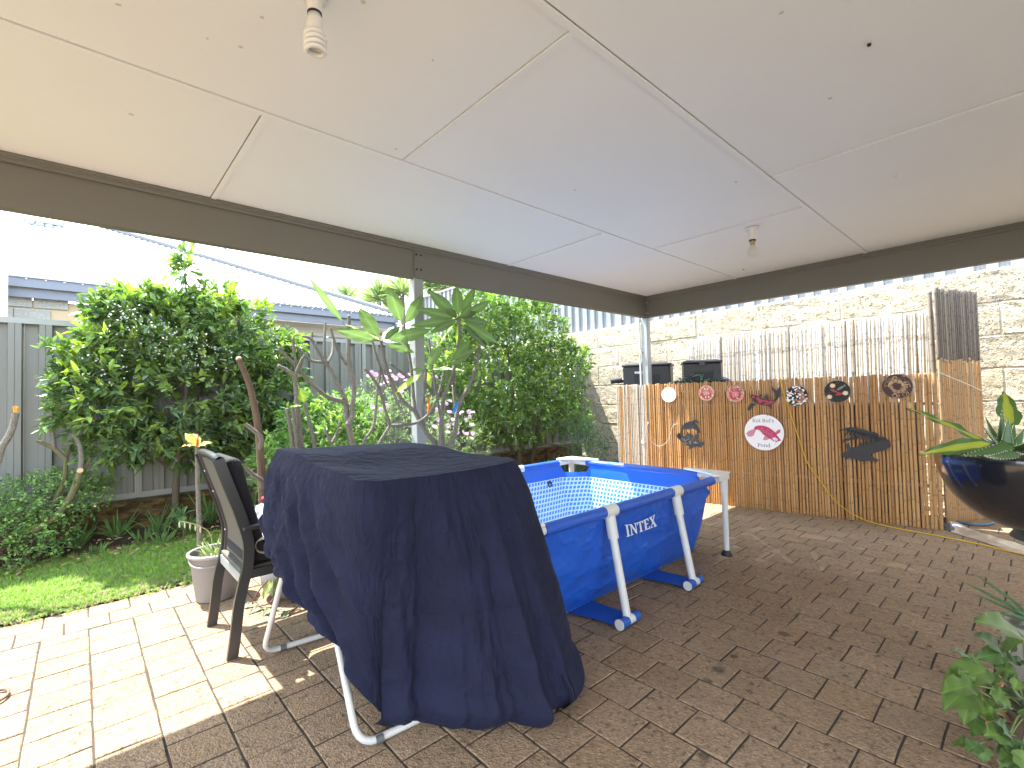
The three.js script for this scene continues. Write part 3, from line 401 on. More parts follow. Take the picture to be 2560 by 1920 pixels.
{
  const t = thing('green_shrub', 'light green leafy shrub behind the bare frangipani, in front of the fence', 'shrub');
  mesh('crown', crown([[2.0, 0.95, -5.1, 0.55, 0.45, 0.4, 380], [1.75, 1.15, -5.2, 0.25, 0.3, 0.25, 90], [2.35, 1.2, -5.2, 0.3, 0.25, 0.25, 100], [1.5, 0.7, -5.1, 0.3, 0.35, 0.3, 120]], { n: 8, len: 0.075, wid: 0.035, cols: [[0.10, 0.19, 0.02], [0.075, 0.16, 0.018], [0.14, 0.22, 0.025], [0.05, 0.11, 0.015]] }), leafMat({ clearcoat: 0.7 }), t);
  mesh('stem', merge([tube([[2.0, 0.1, -5.2], [1.95, 0.6, -5.15], [1.9, 1.1, -5.1]], 0.02, 10, 6, 0.006), tube([[2.05, 0.1, -5.2], [2.25, 0.6, -5.15], [2.4, 1.1, -5.1]], 0.018, 10, 6, 0.006)]), bark, t);
  const d = thing('daisy_bush', 'airy bush covered with small pink flowers on both sides of the middle post', 'flowering bush');
  mesh('foliage', crown([[2.75, 1.0, -4.75, 0.5, 0.5, 0.3, 330], [3.35, 0.75, -4.7, 0.5, 0.4, 0.3, 300], [2.3, 1.25, -4.8, 0.3, 0.35, 0.25, 110]], { n: 8, len: 0.055, wid: 0.010, cols: [[0.10, 0.16, 0.045], [0.14, 0.2, 0.06], [0.06, 0.11, 0.03]] }), leafMat({ clearcoat: 0.1 }), d);
  mesh('stem', merge(Array.from({ length: 12 }, () => tube([[2.9 + rr(-0.2, 0.2), 0.1, -4.8], [2.85 + rr(-0.5, 0.5), 0.6, -4.75], [2.8 + rr(-0.7, 0.8), 1.2, -4.72 + rr(-0.1, 0.1)]], 0.006, 8, 4, 0.003))), bark, d);
  const petals = []; for (let r = 0; r < 2; r++) for (let k = 0; k < 9; k++) { const a = k / 9 * 6.283 + r * 0.35; petals.push([V(Math.cos(a) * 0.005, r * 0.005, Math.sin(a) * 0.005), V(Math.cos(a), 0.25 + 0.5 * r, Math.sin(a)), UP, 0.027 - 0.008 * r, 0.013, [0.75, 0.50, 0.66], 0.1, 0.1]); }
  const fg = leafSoup(petals), fm = leafMat({ clearcoat: 0, transmission: 0.3 });
  const pz = zoom(700, 640, 600 / 1991);
  const fl = [[760, 970], [800, 990], [845, 985], [880, 1010], [905, 960], [925, 1000], [960, 1020], [985, 990], [1010, 1010], [1050, 1030], [1075, 990], [745, 1000], [830, 1060], [875, 1050], [880, 1240], [765, 1255], [830, 1280], [940, 1090], [1060, 1060], [1010, 1120], [1300, 1000], [1295, 1280], [1315, 1360], [1280, 1410], [1300, 1430], [1340, 1290], [1385, 1230], [1410, 1205], [1430, 1360], [1395, 1405], [1440, 1390], [1470, 1470], [1455, 1440], [1520, 1465], [1545, 1480], [1600, 1470], [1590, 1520], [1540, 1355], [1570, 1330], [1605, 1295], [1515, 1300], [1565, 1300], [1485, 1315], [1395, 1460], [1410, 1300], [1350, 1235], [1600, 1405], [1330, 1480]];
  for (const [x, y] of fl) { const p = pz(x + rr(-6, 6), y + rr(-6, 6), 'z', -4.42 + rr(-0.1, 0.1)); const f = mesh('flower', fg, fm, d); f.position.copy(p); f.rotation.set(rr(0.2, 1.3), rr(-0.8, 0.8), rr(-0.5, 0.5)); f.scale.setScalar(rr(0.85, 1.25)); }
  const l = thing('jade_bush', 'low bush of small round leaves at the left edge against the fence', 'shrub');
  mesh('crown', crown([[-0.25, 0.6, -5.62, 0.45, 0.22, 0.25, 420], [-0.45, 0.35, -5.5, 0.3, 0.3, 0.25, 300], [-0.05, 0.72, -5.65, 0.22, 0.15, 0.15, 80], [0.12, 0.66, -5.68, 0.15, 0.06, 0.08, 30], [-0.2, 0.3, -5.55, 0.2, 0.2, 0.15, 90], [-0.9, 0.5, -5.6, 0.4, 0.3, 0.25, 250]], { n: 8, len: 0.026, wid: 0.022, cols: [[0.075, 0.135, 0.03], [0.05, 0.1, 0.024], [0.10, 0.17, 0.04]], droop: 0.05 }), leafMat({ clearcoat: 0.3, transmission: 0.2 }), l);
  mesh('stem', merge(Array.from({ length: 14 }, () => tube([[-0.35 + rr(-0.15, 0.15), 0.1, -5.6], [-0.3 + rr(-0.3, 0.3), 0.4, -5.58], [-0.25 + rr(-0.5, 0.4), 0.65, -5.6 + rr(-0.1, 0.1)]], 0.008, 6, 5, 0.003))), std([0.10, 0.05, 0.035], 0.9), l);
}
// strappy weeds and broad leaved plants along the bed
function weed(name, label, cat, x, y, z, k, len, col, group) {
  const t = thing(name, label, cat, [x, y, z], 0, group); const L = [];
  for (let i = 0; i < k; i++) { const a = rr(0, 6.283), d = V(Math.cos(a) * rr(0.2, 0.8), 1, Math.sin(a) * rr(0.2, 0.8)); L.push([V(rr(-0.03, 0.03), 0, rr(-0.03, 0.03)), d, V(Math.cos(a), 0.2, Math.sin(a)), len * rr(0.6, 1.2), 0.02, vary(col), 0.4, rr(0.05, 0.5)]); }
  mesh('leaf_blades', leafSoup(L), leafMat({ clearcoat: 0.2 }), t);
}
for (const [x, z, k, l, lab] of [[0.55, -5.7, 26, 0.42, 'clump of long strap leaves left of the young broad leaved seedling'], [1.0, -5.75, 30, 0.5, 'clump of long strap leaves right of the young broad leaved seedling'], [0.42, -5.62, 12, 0.3, 'thin clump of bent grass leaves beside the block footing'], [1.35, -5.7, 26, 0.45, 'clump of strap leaves partly behind the chair back'], [0.25, -5.78, 34, 0.34, 'dense clump of strap leaves against the block footing, right of the forked stem'], [0.78, -5.62, 40, 0.4, 'dense clump of strap leaves around the young seedling'], [1.18, -5.6, 44, 0.5, 'tall strap leaves directly left of the chair back'], [-0.02, -5.72, 40, 0.26, 'low tangle of grass blades beside the forked stem base'], [0.1, -5.55, 30, 0.2, 'small grass tuft at the bed edge under the jade bush'], [0.55, -5.5, 34, 0.24, 'grass tuft among the red edging bricks']]) weed('strap_plant', lab, 'plant', x, bedY(x, z) - 0.01, z, k, l, [0.06, 0.12, 0.02]);
for (const [x, z, k, l, lab] of [[4.2, -4.9, 40, 0.3, 'low weeds behind the pool below the left of the hedge tree'], [4.9, -4.75, 40, 0.28, 'low weeds behind the far pool corner'], [3.2, -5.0, 40, 0.3, 'low weeds under the pink flowering bush']]) weed('weed_clump', lab, 'weeds', x, bedY(x, z) - 0.01, z, k, l, [0.05, 0.1, 0.025]);
{
  const t = thing('seedling', 'young seedling with a few broad dark leaves in the bed left of the chair', 'plant', [0.72, bedY(0.72, -5.55), -5.5]);
  for (const [dx, dy, dz, l] of [[-0.16, 0.06, 0.05, 0.15], [-0.02, -0.02, 0.12, 0.14], [0.15, 0.1, 0.03, 0.14], [-0.08, 0.2, -0.03, 0.13], [0.08, 0.22, -0.03, 0.12]]) mesh('leaf', leafSoup([[V(0, 0.26, 0), V(dx, dy - 0.02, dz), UP, l, 0.075, vary([0.045, 0.10, 0.018], 0.2), 0.2, 0.2]]), leafMat({ clearcoat: 0.6 }), t);
  mesh('stem', tube([[0, 0, 0], [0.01, 0.15, 0], [0, 0.28, 0]], 0.006, 6, 5), barkGreen, t);
}
// red edging bricks half buried between lawn and bed
{
  const gz = zoom(0, 980, 500 / 1885), m = std([0.235, 0.085, 0.05], 0.95, { map: grainTex, bumpMap: bumpTex, bumpScale: 0.008 });
  for (const [x, y, w, lab] of [[1605, 1380, 0.09, 'red half buried edging brick nearest the pot bucket handle'], [1735, 1355, 0.07, 'small red edging brick right of the largest one'], [1460, 1405, 0.1, 'flat red edging brick left of the largest one'], [1075, 1480, 0.09, 'red edging brick in the middle of the bed edge, among dry leaves'], [920, 1500, 0.09, 'dull red edging brick just left of the middle one'], [600, 1525, 0.1, 'buried red edging brick between the jade bush and the middle bricks'], [300, 1605, 0.1, 'red edging brick under the jade bush'], [120, 1640, 0.08, 'red edging brick at the left edge of the photo'], [1850, 1330, 0.08, 'rightmost red edging brick, behind the bucket stalk']]) {
    const p = gz(x, y, 'y', 0.09); tag(mesh('edging_brick', rb(w, 0.08, 0.08, 0.012).rotateZ(rr(-0.15, 0.15)).rotateY(rr(-0.4, 0.4)).translate(p.x, 0.075, p.z), m), lab, 'brick'); }
  // dry leaves
  const L = []; for (let i = 0; i < 260; i++) { const x = rr(-0.6, 1.9), z = rr(-5.75, -5.3); L.push([V(x, Math.max(bedY(x, z), lawnY(x, z)) + 0.035, z), V(rr(-1, 1), rr(-0.1, 0.3), rr(-1, 1)), UP, rr(0.03, 0.08), rr(0.015, 0.035), vary(pick([[0.26, 0.17, 0.09], [0.18, 0.11, 0.06], [0.33, 0.24, 0.14]])), 0.3, 0.1]); }
  for (let i = 0; i < 300; i++) { const x = rr(1.9, 6.5), z = rr(-5.7, -4.4); L.push([V(x, bedY(x, z) + 0.012, z), V(rr(-1, 1), rr(-0.1, 0.3), rr(-1, 1)), UP, rr(0.03, 0.08), rr(0.015, 0.035), vary([0.2, 0.13, 0.07]), 0.3, 0.1]); }
  const m2 = mesh('leaf_litter', leafSoup(L), leafMat({ transmission: 0.1, clearcoat: 0 })); m2.userData = { kind: 'stuff', label: 'dry fallen leaves along the garden bed edge', category: 'leaf litter' };
}
// trees beyond the fences
{
  const spike = (x, y, z, R, n, lab) => { const t = thing('yucca_palm', lab, 'palm', [x, 0, z], 0); const L = []; for (let i = 0; i < n; i++) { const d = rdir(); d.y = Math.abs(d.y) * 1.3 - 0.35; L.push([V(0, y, 0), d, UP, R * rr(0.75, 1.1), 0.06, vary(pick([[0.09, 0.14, 0.04], [0.16, 0.22, 0.05], [0.055, 0.10, 0.03]])), 0.3, 0.12]); }
    mesh('crown', leafSoup(L), leafMat({ clearcoat: 0.3 }), t); mesh('trunk', tube([[0.1, 0, 0], [0.05, y * 0.5, 0], [0, y, 0]], 0.09, 10, 8, 0.07), bark, t); };
  const z2 = zoom(640, 600, 860 / 2212);
  let p = z2(790, 385, 'z', -13); spike(p.x, p.y, p.z, 0.95, 170, 'spiky palm head left of the middle post, above the roof edge');
  p = z2(940, 345, 'z', -12.5); spike(p.x, p.y, p.z, 0.85, 170, 'spiky palm head immediately left of the middle post');
  p = z2(1115, 300, 'z', -13); spike(p.x, p.y, p.z, 0.85, 150, 'spiky palm head immediately right of the middle post');
  p = z2(1200, 310, 'z', -12.5); spike(p.x, p.y, p.z, 0.6, 90, 'small bright palm head furthest right, over the upper fence');
  p = z2(590, 370, 'z', -15); spike(p.x, p.y, p.z, 0.7, 90, 'low bright palm head at the roof hip, left of the others');
  const gum = (px, py, r, z, k, lab) => { const q = z2(px, py, 'z', z); const t = thing('gum_tree', lab, 'tree', [q.x, 0, z]);
    mesh('crown', crown([[0, q.y, 0, r, r * 0.5, r * 0.6, k], [r * 0.8, q.y - r * 0.45, 0, r * 0.6, r * 0.4, r * 0.5, k * 0.6]], { n: 8, len: 0.2, wid: 0.06, cols: [[0.10, 0.12, 0.075], [0.13, 0.14, 0.09], [0.075, 0.095, 0.06]], shell: 0.2, droop: 0.5, twigR: 0.2 }), leafMat({ clearcoat: 0 }), t);
    mesh('trunk', merge([tube([[0.4, 0, 0], [0.2, q.y * 0.6, 0], [0, q.y, 0]], 0.2, 10, 7, 0.04), tube([[0.2, q.y * 0.6, 0], [r * 0.5, q.y - r * 0.4, 0], [r * 0.9, q.y - r * 0.3, 0]], 0.08, 8, 6, 0.02)]), barkGrey, t); };
  gum(300, 255, 2.0, -26, 120, 'pale grey green gum tree far behind the white roof, on the left'); gum(640, 345, 1.9, -26, 130, 'grey green gum tree far behind the roof hip, beside the palms'); 
}

// ---------------------------------------------------------------- bamboo screens
const nStripe = lattice(64, 3);
const caneTex = tex(64, (u, v) => { const g = 0.66 + 0.34 * nMid(u * 0.5, v * 0.5) + 0.12 * (nStripe(u, 0.3) - 0.5); return [g, g * 0.985, g * 0.95]; }, false, [1, 1], 512);
const caneMats = [[0.56, 0.30, 0.115], [0.50, 0.255, 0.092], [0.62, 0.36, 0.155], [0.43, 0.215, 0.08], [0.58, 0.32, 0.125], [0.54, 0.30, 0.13]].map(c => std(c, 0.5, { map: caneTex, vertexColors: true }));
const paleMats = [[0.66, 0.60, 0.54], [0.72, 0.67, 0.62], [0.58, 0.50, 0.41], [0.50, 0.46, 0.44], [0.76, 0.71, 0.65]].map(c => std(c, 0.6, { map: caneTex, vertexColors: true }));
const greyMats = [[0.20, 0.165, 0.135], [0.155, 0.125, 0.105], [0.24, 0.20, 0.165]].map(c => std(c, 0.65, { map: caneTex, vertexColors: true }));
const canePale = std([0.46, 0.31, 0.17], 0.55, { map: caneTex, vertexColors: true });
function caneGeo(h, r) {
  const P = [[0.001, 0]], n = Math.max(3, Math.round(h / 0.24)); let y = rr(0.04, 0.2); const k0 = rr(0.9, 1.05);
  P.push([r * k0, 0]);
  while (y < h - 0.02) { const q = r * (k0 + rr(-0.04, 0.04)); P.push([q, y - 0.012], [q * 1.13, y - 0.003], [q * 0.95, y], [q * 1.12, y + 0.004], [q, y + 0.014]); y += rr(0.17, 0.3); }
  P.push([r * k0 * 0.95, h], [0.001, h - 0.004]);
  const g = new THREE.LatheGeometry(P.map(p => new THREE.Vector2(...p)), 9), pos = g.attributes.position, col = [];
  for (let i = 0; i < pos.count; i++) { const k = i % P.length, q = P[k][0]; const node = k > 1 && k < P.length - 2 && (k - 2) % 5 >= 1 && (k - 2) % 5 <= 3; const c = node ? 0.72 : 1 + 0.12 * (((k * 7) % 5) / 5 - 0.5); col.push(c, c, c * (node ? 0.9 : 1)); }
  g.setAttribute('color', new THREE.Float32BufferAttribute(col, 3)); return g;
}
const caneSet = (h, k) => Array.from({ length: k }, () => caneGeo(h, 0.0134));
const A0 = V(5.782, 0, -2.392), AD = V(0.1557, 0, 0.9878), AN = V(-0.9878, 0, 0.1557); // base line of the front screen; AN faces the camera
const scr = (d, y, off = 0) => A0.clone().addScaledVector(AD, d).addScaledVector(AN, off).setY(y);
const SCRTURN = Math.atan2(AN.x, AN.z);
{
  const t = thing('front_bamboo_screen', 'orange brown bamboo cane screen with koi decorations, standing on the paving', 'bamboo screen');
  const geos = caneSet(1.49, 14); let d = -1.56;
  while (d < 1.775) { const right = d > 0.55, sc = right ? rr(0.85, 1.22) : rr(0.78, 1.0), w = 0.029 * sc; const m = mesh('cane', pick(geos), d < -1.12 && rnd() < 0.7 ? paleMats[2] : pick(caneMats), t);  // canes left of the post are paler, sunlight put into their colour
    const p = scr(d, 0, rr(-0.004, 0.004)); m.position.copy(p); m.scale.set(sc, rr(0.993, 1.006), sc); m.rotation.set(rr(-0.004, 0.004), rr(0, 6.28), rr(-0.003, 0.003) + (right ? rr(-0.006, 0.006) : 0)); d += w * 0.97 + (right && rnd() < 0.3 ? rr(0, 0.004) : 0); }
  for (const y of [0.15, 0.75, 1.36]) mesh('binding_wire', tube([scr(-1.56, y, -0.016), scr(0, y + 0.004, -0.016), scr(1.77, y, -0.016)], 0.002, 20, 4), std([0.05, 0.04, 0.035], 0.6), t);
  for (const y of [0.4, 1.2]) mesh('back_rail', merge([rod(scr(-1.5, y, -0.05).toArray(), scr(1.75, y, -0.05).toArray(), 0.018, 6)]), std([0.3, 0.28, 0.26], 0.8), t);
}
{
  const t = thing('upper_bamboo_screen', 'sun bleached bamboo screen standing behind and above the front screen', 'bamboo screen', [6.75, 0, 0]);
  const geos = caneSet(1.35, 10); let z = -3.5;
  while (z < -0.70) { const sc = rr(0.75, 1.12), m = mesh('cane', pick(geos), rnd() < 0.06 ? greyMats[2] : pick(paleMats), t); m.position.set(rr(-0.004, 0.004), 0.79 + rr(-0.012, 0.012) + 0.012 * (z + 3.5), z); m.scale.set(sc, 1, sc); m.rotation.set(rr(-0.008, 0.008) + 0.01, rr(0, 6.28), 0); z += 0.0262 * sc + (rnd() < 0.06 ? 0.003 : 0); }
  for (const y of [1.05, 1.45, 1.9]) mesh('binding_wire', rod([-0.017, y, -3.5], [-0.017, y + 0.03, -0.7], 0.002, 4), std([0.05, 0.04, 0.035], 0.6), t);
  const r = thing('rolled_bamboo_screen', 'tall bamboo screen panel, its shaded top coloured grey, at the right end of the screens', 'bamboo screen');
  const low = caneSet(1.62, 6), up = caneSet(0.73, 6);
  const a = V(6.36, 0, -0.655), b = V(6.86, 0, -0.40), n = 21;
  for (let k = 0; k < n; k++) { const f = k / (n - 1), p = a.clone().lerp(b, f); const sc = rr(0.8, 1.1), cut = rr(-0.03, 0.03); p.x += rr(-0.004, 0.004);
    const m = mesh('cane', pick(low), pick([canePale, caneMats[0], canePale, canePale, caneMats[5]]), r); m.position.copy(p); m.rotation.y = rr(0, 6.28); m.scale.set(sc, 1 + cut / 1.6, sc);
    const u = mesh('cane', pick(up), pick(greyMats), r); u.position.copy(p).setY(1.62 + cut); u.rotation.y = rr(0, 6.28); u.scale.set(sc * 1.01, 1 - cut + rr(-0.01, 0.01) - f * 0.03, sc * 1.01); }  // upper canes get grey materials for the shade on the panel top
  for (const y of [0.5, 1.3, 1.45]) mesh('binding_wire', rod(a.clone().add(V(-0.014, y, -0.0)).toArray(), b.clone().add(V(-0.014, y, 0)).toArray(), 0.0022, 4), std([0.05, 0.04, 0.035], 0.6), r);
  const p = thing('bamboo_pole', 'single upright bamboo pole just left of the tall rolled screen', 'bamboo pole', [6.55, 0, -0.72]);
  mesh('cane', caneGeo(2.36, 0.02), greyMats[2], p);
}

// ---------------------------------------------------------------- koi decorations on the front screen
function onScreen(o, d, y, off = 0.02, tilt = 0) { o.position.copy(scr(d, y, off)); o.rotation.set(0, SCRTURN, 0); o.rotateZ(tilt); return o; }
function discTex(draw) { const c = document.createElement('canvas'); c.width = c.height = 256; const g = c.getContext('2d'); draw(g); const t = new THREE.CanvasTexture(c); t.colorSpace = THREE.SRGBColorSpace; return t; }
function koiCurve(g, cx, cy, R, a0, a1, w, col, spots) { // a fish bent along an arc
  const n = 26; for (const [c, ww] of [['#1a1412', w + 5], [col, w]]) for (let i = 0; i <= n; i++) { const f = i / n, a = a0 + (a1 - a0) * f, q = ww * (f < 0.75 ? 0.45 + 0.55 * Math.sin(Math.PI * (0.12 + f * 0.75)) : 0.35 + (f - 0.75) * 2.2); g.fillStyle = c; g.beginPath(); g.arc(cx + Math.cos(a) * R, cy + Math.sin(a) * R, q / 2, 0, 7); g.fill(); }
  for (const f of spots) { const a = a0 + (a1 - a0) * f; g.fillStyle = spots.c || '#b3202c'; g.beginPath(); g.ellipse(cx + Math.cos(a) * R, cy + Math.sin(a) * R, w * 0.36, w * 0.26, a, 0, 7); g.fill(); }
  const a = a0 + (a1 - a0) * 0.06; g.fillStyle = '#111'; g.beginPath(); g.arc(cx + Math.cos(a) * R + 4, cy + Math.sin(a) * R, 3, 0, 7); g.fill();
}
function speck(g, n, cols, s0, s1) { for (let i = 0; i < n; i++) { const a = rr(0, 6.28), r = 120 * Math.sqrt(rnd()); g.fillStyle = pick(cols); g.beginPath(); g.ellipse(128 + r * Math.cos(a), 128 + r * Math.sin(a), rr(s0, s1), rr(s0, s1) * 0.55, rr(0, 3.1), 0, 7); g.fill(); } }
const sp = (c, ...a) => Object.assign(a, { c });
const discs = [
  [-0.82, 1.342, 0.098, 'plain white disc with a faint red koi outline, leftmost on the bamboo screen', g => { g.fillStyle = '#f4efe8'; g.fillRect(0, 0, 256, 256); g.strokeStyle = '#d59a90'; g.lineWidth = 5; for (const r of [46, 64, 82]) { g.beginPath(); g.arc(132, 126, r, 1.8 + r * 0.01, 4.6); g.stroke(); } g.beginPath(); g.ellipse(120, 150, 22, 52, 0.5, 0, 7); g.stroke(); }],
  [-0.352, 1.352, 0.097, 'pink and cream koi disc, second from the left on the bamboo screen', g => { g.fillStyle = '#d9a58c'; g.fillRect(0, 0, 256, 256); speck(g, 60, ['#e8c6a8', '#c2556a', '#f1dcc4', '#8c3a44'], 6, 18); koiCurve(g, 128, 128, 72, 0.3, 2.9, 46, '#c4485c', sp('#f0d8c8', 0.3, 0.55)); koiCurve(g, 128, 128, 72, 3.5, 6.0, 46, '#cf6a78', sp('#f0d8c8', 0.35, 0.6)); g.strokeStyle = '#4a2c28'; g.lineWidth = 4; g.beginPath(); g.arc(128, 128, 22, 0, 7); g.stroke(); g.fillStyle = '#cfc3a0'; g.beginPath(); g.arc(128, 128, 18, 0, 7); g.fill(); }],
  [-0.022, 1.333, 0.1, 'red koi pair disc, third from the left on the bamboo screen', g => { g.fillStyle = '#c98f80'; g.fillRect(0, 0, 256, 256); speck(g, 60, ['#e8c9b0', '#b9465a', '#3c2a26', '#efe0d0'], 5, 15); koiCurve(g, 128, 128, 68, 2.6, 6.4, 44, '#cf4258', sp('#e98a94', 0.3, 0.5)); koiCurve(g, 128, 128, 74, 0.4, 2.4, 38, '#b83a50', sp('#f0d8c8', 0.4)); speck(g, 8, ['#cfc6a2'], 5, 9); }],
  [0.607, 1.298, 0.112, 'black and white koi disc beside the red fish cutout, right of the yellow cord', g => { g.fillStyle = '#1b1c24'; g.fillRect(0, 0, 256, 256); speck(g, 90, ['#eef0f2', '#f6f3ee', '#23263a', '#f0ece6'], 6, 22); koiCurve(g, 140, 132, 62, 4.6, 8.4, 34, '#a5694e', sp('#d7b39a', 0.3, 0.5)); g.fillStyle = '#cf4a3c'; speck(g, 7, ['#cf4a3c'], 7, 14); }],
  [0.98, 1.335, 0.118, 'dark koi disc with pink water lilies, second from the right on the bamboo screen', g => { g.fillStyle = '#1e1f1b'; g.fillRect(0, 0, 256, 256); speck(g, 60, ['#2b2f26', '#3d4035', '#14140f'], 6, 16); for (const [x, y, a, c] of [[95, 120, 0.5, '#a5443e'], [150, 160, -0.2, '#b23a3c'], [160, 90, -0.6, '#8d8474']]) { g.save(); g.translate(x, y); g.rotate(a); g.fillStyle = c; g.beginPath(); g.ellipse(0, 0, 40, 13, 0, 0, 7); g.fill(); g.beginPath(); g.moveTo(34, 0); g.lineTo(60, -15); g.lineTo(56, 15); g.fill(); g.restore(); }
    for (const [x, y] of [[85, 60], [205, 150], [50, 190]]) for (let k = 0; k < 9; k++) { const a = k * 0.698; g.fillStyle = k % 2 ? '#e9c9a8' : '#f3ddc4'; g.beginPath(); g.ellipse(x + Math.cos(a) * 14, y + Math.sin(a) * 14, 15, 7, a, 0, 7); g.fill(); } }],
  [1.472, 1.372, 0.122, 'brown carved koi disc, rightmost and largest on the bamboo screen', g => { g.fillStyle = '#4a2f28'; g.fillRect(0, 0, 256, 256); for (let k = 0; k < 46; k++) { const a = rr(0, 6.28), r = rr(50, 118); g.strokeStyle = pick(['#b99a7c', '#8c6a52', '#caa98a']); g.lineWidth = rr(3, 7); g.beginPath(); g.arc(128 + Math.cos(a) * r, 128 + Math.sin(a) * r, rr(8, 24), rr(0, 6), rr(6, 9)); g.stroke(); } koiCurve(g, 120, 128, 58, 3.2, 6.1, 34, '#c2a483', sp('#8c6a52', 0.4, 0.6)); koiCurve(g, 136, 128, 58, 0.1, 3.0, 34, '#b08e6e', sp('#8c6a52', 0.4, 0.6)); }],
];
for (const [d, y, r, lab, draw] of discs) {
  const t = thing('koi_disc', lab, 'wall disc'); const edge = std([0.35, 0.3, 0.26], 0.7);
  mesh('rim', new THREE.TorusGeometry(r - 0.004, 0.0045, 8, 40), edge, t);
  mesh('backing', new THREE.CylinderGeometry(r - 0.003, r - 0.003, 0.012, 40).rotateX(Math.PI / 2).translate(0, 0, -0.004), edge, t);
  mesh('face', new THREE.CircleGeometry(r - 0.003, 40).translate(0, 0, 0.0045), new THREE.MeshStandardMaterial({ map: discTex(draw), roughness: 0.6 }), t);
  onScreen(t, d, y, 0.03, 0);
}
{
  // round sign
  const t = thing('koi_pond_sign', 'round white sign reading Koi Boi\'s Pond with a red koi, hung on the bamboo screen', 'sign');
  const r = 0.206, c = document.createElement('canvas'); c.width = c.height = 1024; const g = c.getContext('2d');
  g.fillStyle = '#ece9ec'; g.fillRect(0, 0, 1024, 1024); g.fillStyle = '#33343c'; g.textAlign = 'center'; g.font = '138px serif'; g.fillText("Koi Boi's", 500, 222); g.fillText('Pond', 500, 930);
  const S = (x, y) => [(x - 745) / 335 * 1024, (y - 240) / 325 * 1024]; // the fish in its own outline
  const path = (pts, fill, stroke) => { g.beginPath(); pts.forEach(([x, y], i) => { const q = S(x, y); i ? g.lineTo(...q) : g.moveTo(...q); }); g.closePath(); if (fill) { g.fillStyle = fill; g.fill(); } if (stroke) { g.strokeStyle = stroke; g.lineWidth = 6; g.stroke(); } };
  path([[838, 372], [815, 378], [780, 395], [757, 420], [775, 428], [770, 440], [800, 444], [825, 430], [836, 400], [850, 378]], '#cf8ba0', '#9c1f3f');
  path([[830, 362], [850, 346], [885, 340], [920, 344], [955, 358], [985, 380], [1008, 402], [1020, 425], [1045, 462], [1052, 470], [1030, 478], [1012, 482], [990, 478], [970, 462], [940, 445], [905, 418], [880, 385], [855, 375], [838, 378]], '#b7305a', '#8c1836');
  path([[1008, 402], [1030, 378], [1050, 372], [1046, 400], [1020, 418]], '#c8547a', '#9c1f3f'); path([[925, 430], [910, 452], [906, 472], [930, 470], [958, 458]], '#d07f98', '#9c1f3f');
  path([[975, 452], [1005, 440], [1030, 462], [1022, 476], [995, 476]], '#e2d2d8', '#a02848');
  g.lineWidth = 7; g.strokeStyle = '#c98aa8'; for (let i = 0; i < 9; i++) for (let j = 0; j < 4; j++) { const q = S(868 + i * 14, 350 + i * i * 0.75 + j * 13 + (i % 2) * 5); g.beginPath(); g.arc(q[0], q[1], 15, 0.2, 2.8); g.stroke(); }
  for (const [x, y, w] of [[880, 356, 18], [925, 372, 22], [960, 398, 18]]) { const q = S(x, y); g.fillStyle = 'rgba(190,20,50,0.75)'; g.beginPath(); g.ellipse(q[0], q[1], w * 2, w * 1.3, 0.5, 0, 7); g.fill(); }
  g.strokeStyle = '#a02848'; for (const l of [[[1045, 470], [1052, 468]], [[1020, 482], [1005, 500], [1008, 508]], [[1030, 478], [1050, 470]]]) { g.beginPath(); l.forEach((p, i) => { const q = S(...p); i ? g.lineTo(...q) : g.moveTo(...q); }); g.stroke(); }
  for (const k of [0, 1, 2]) { g.beginPath(); g.moveTo(...S(832, 385 + k * 8)); g.lineTo(...S(772, 415 + k * 12)); g.lineWidth = 4; g.stroke(); }
  const tx = new THREE.CanvasTexture(c); tx.colorSpace = THREE.SRGBColorSpace;
  mesh('backing', new THREE.CylinderGeometry(r, r, 0.008, 64).rotateX(Math.PI / 2), std([0.06, 0.05, 0.05], 0.6), t);
  mesh('face', new THREE.CircleGeometry(r - 0.002, 64).translate(0, 0, 0.0065), new THREE.MeshStandardMaterial({ map: tx, roughness: 0.45 }), t);
  for (const x of [-0.045, 0.042]) mesh('hook', tube([[x, 0.19, 0.006], [x + 0.004, 0.2, 0.012], [x - 0.004, 0.225, -0.01]], 0.0022, 8, 5), std([0.03, 0.03, 0.03], 0.5), t);
  onScreen(t, 0.268, 0.886, 0.03);
}
function cutout(name, label, outline, z, mat, K) { const s = new THREE.Shape(outline.map(p => new THREE.Vector2(...K(...p)))); return s; }
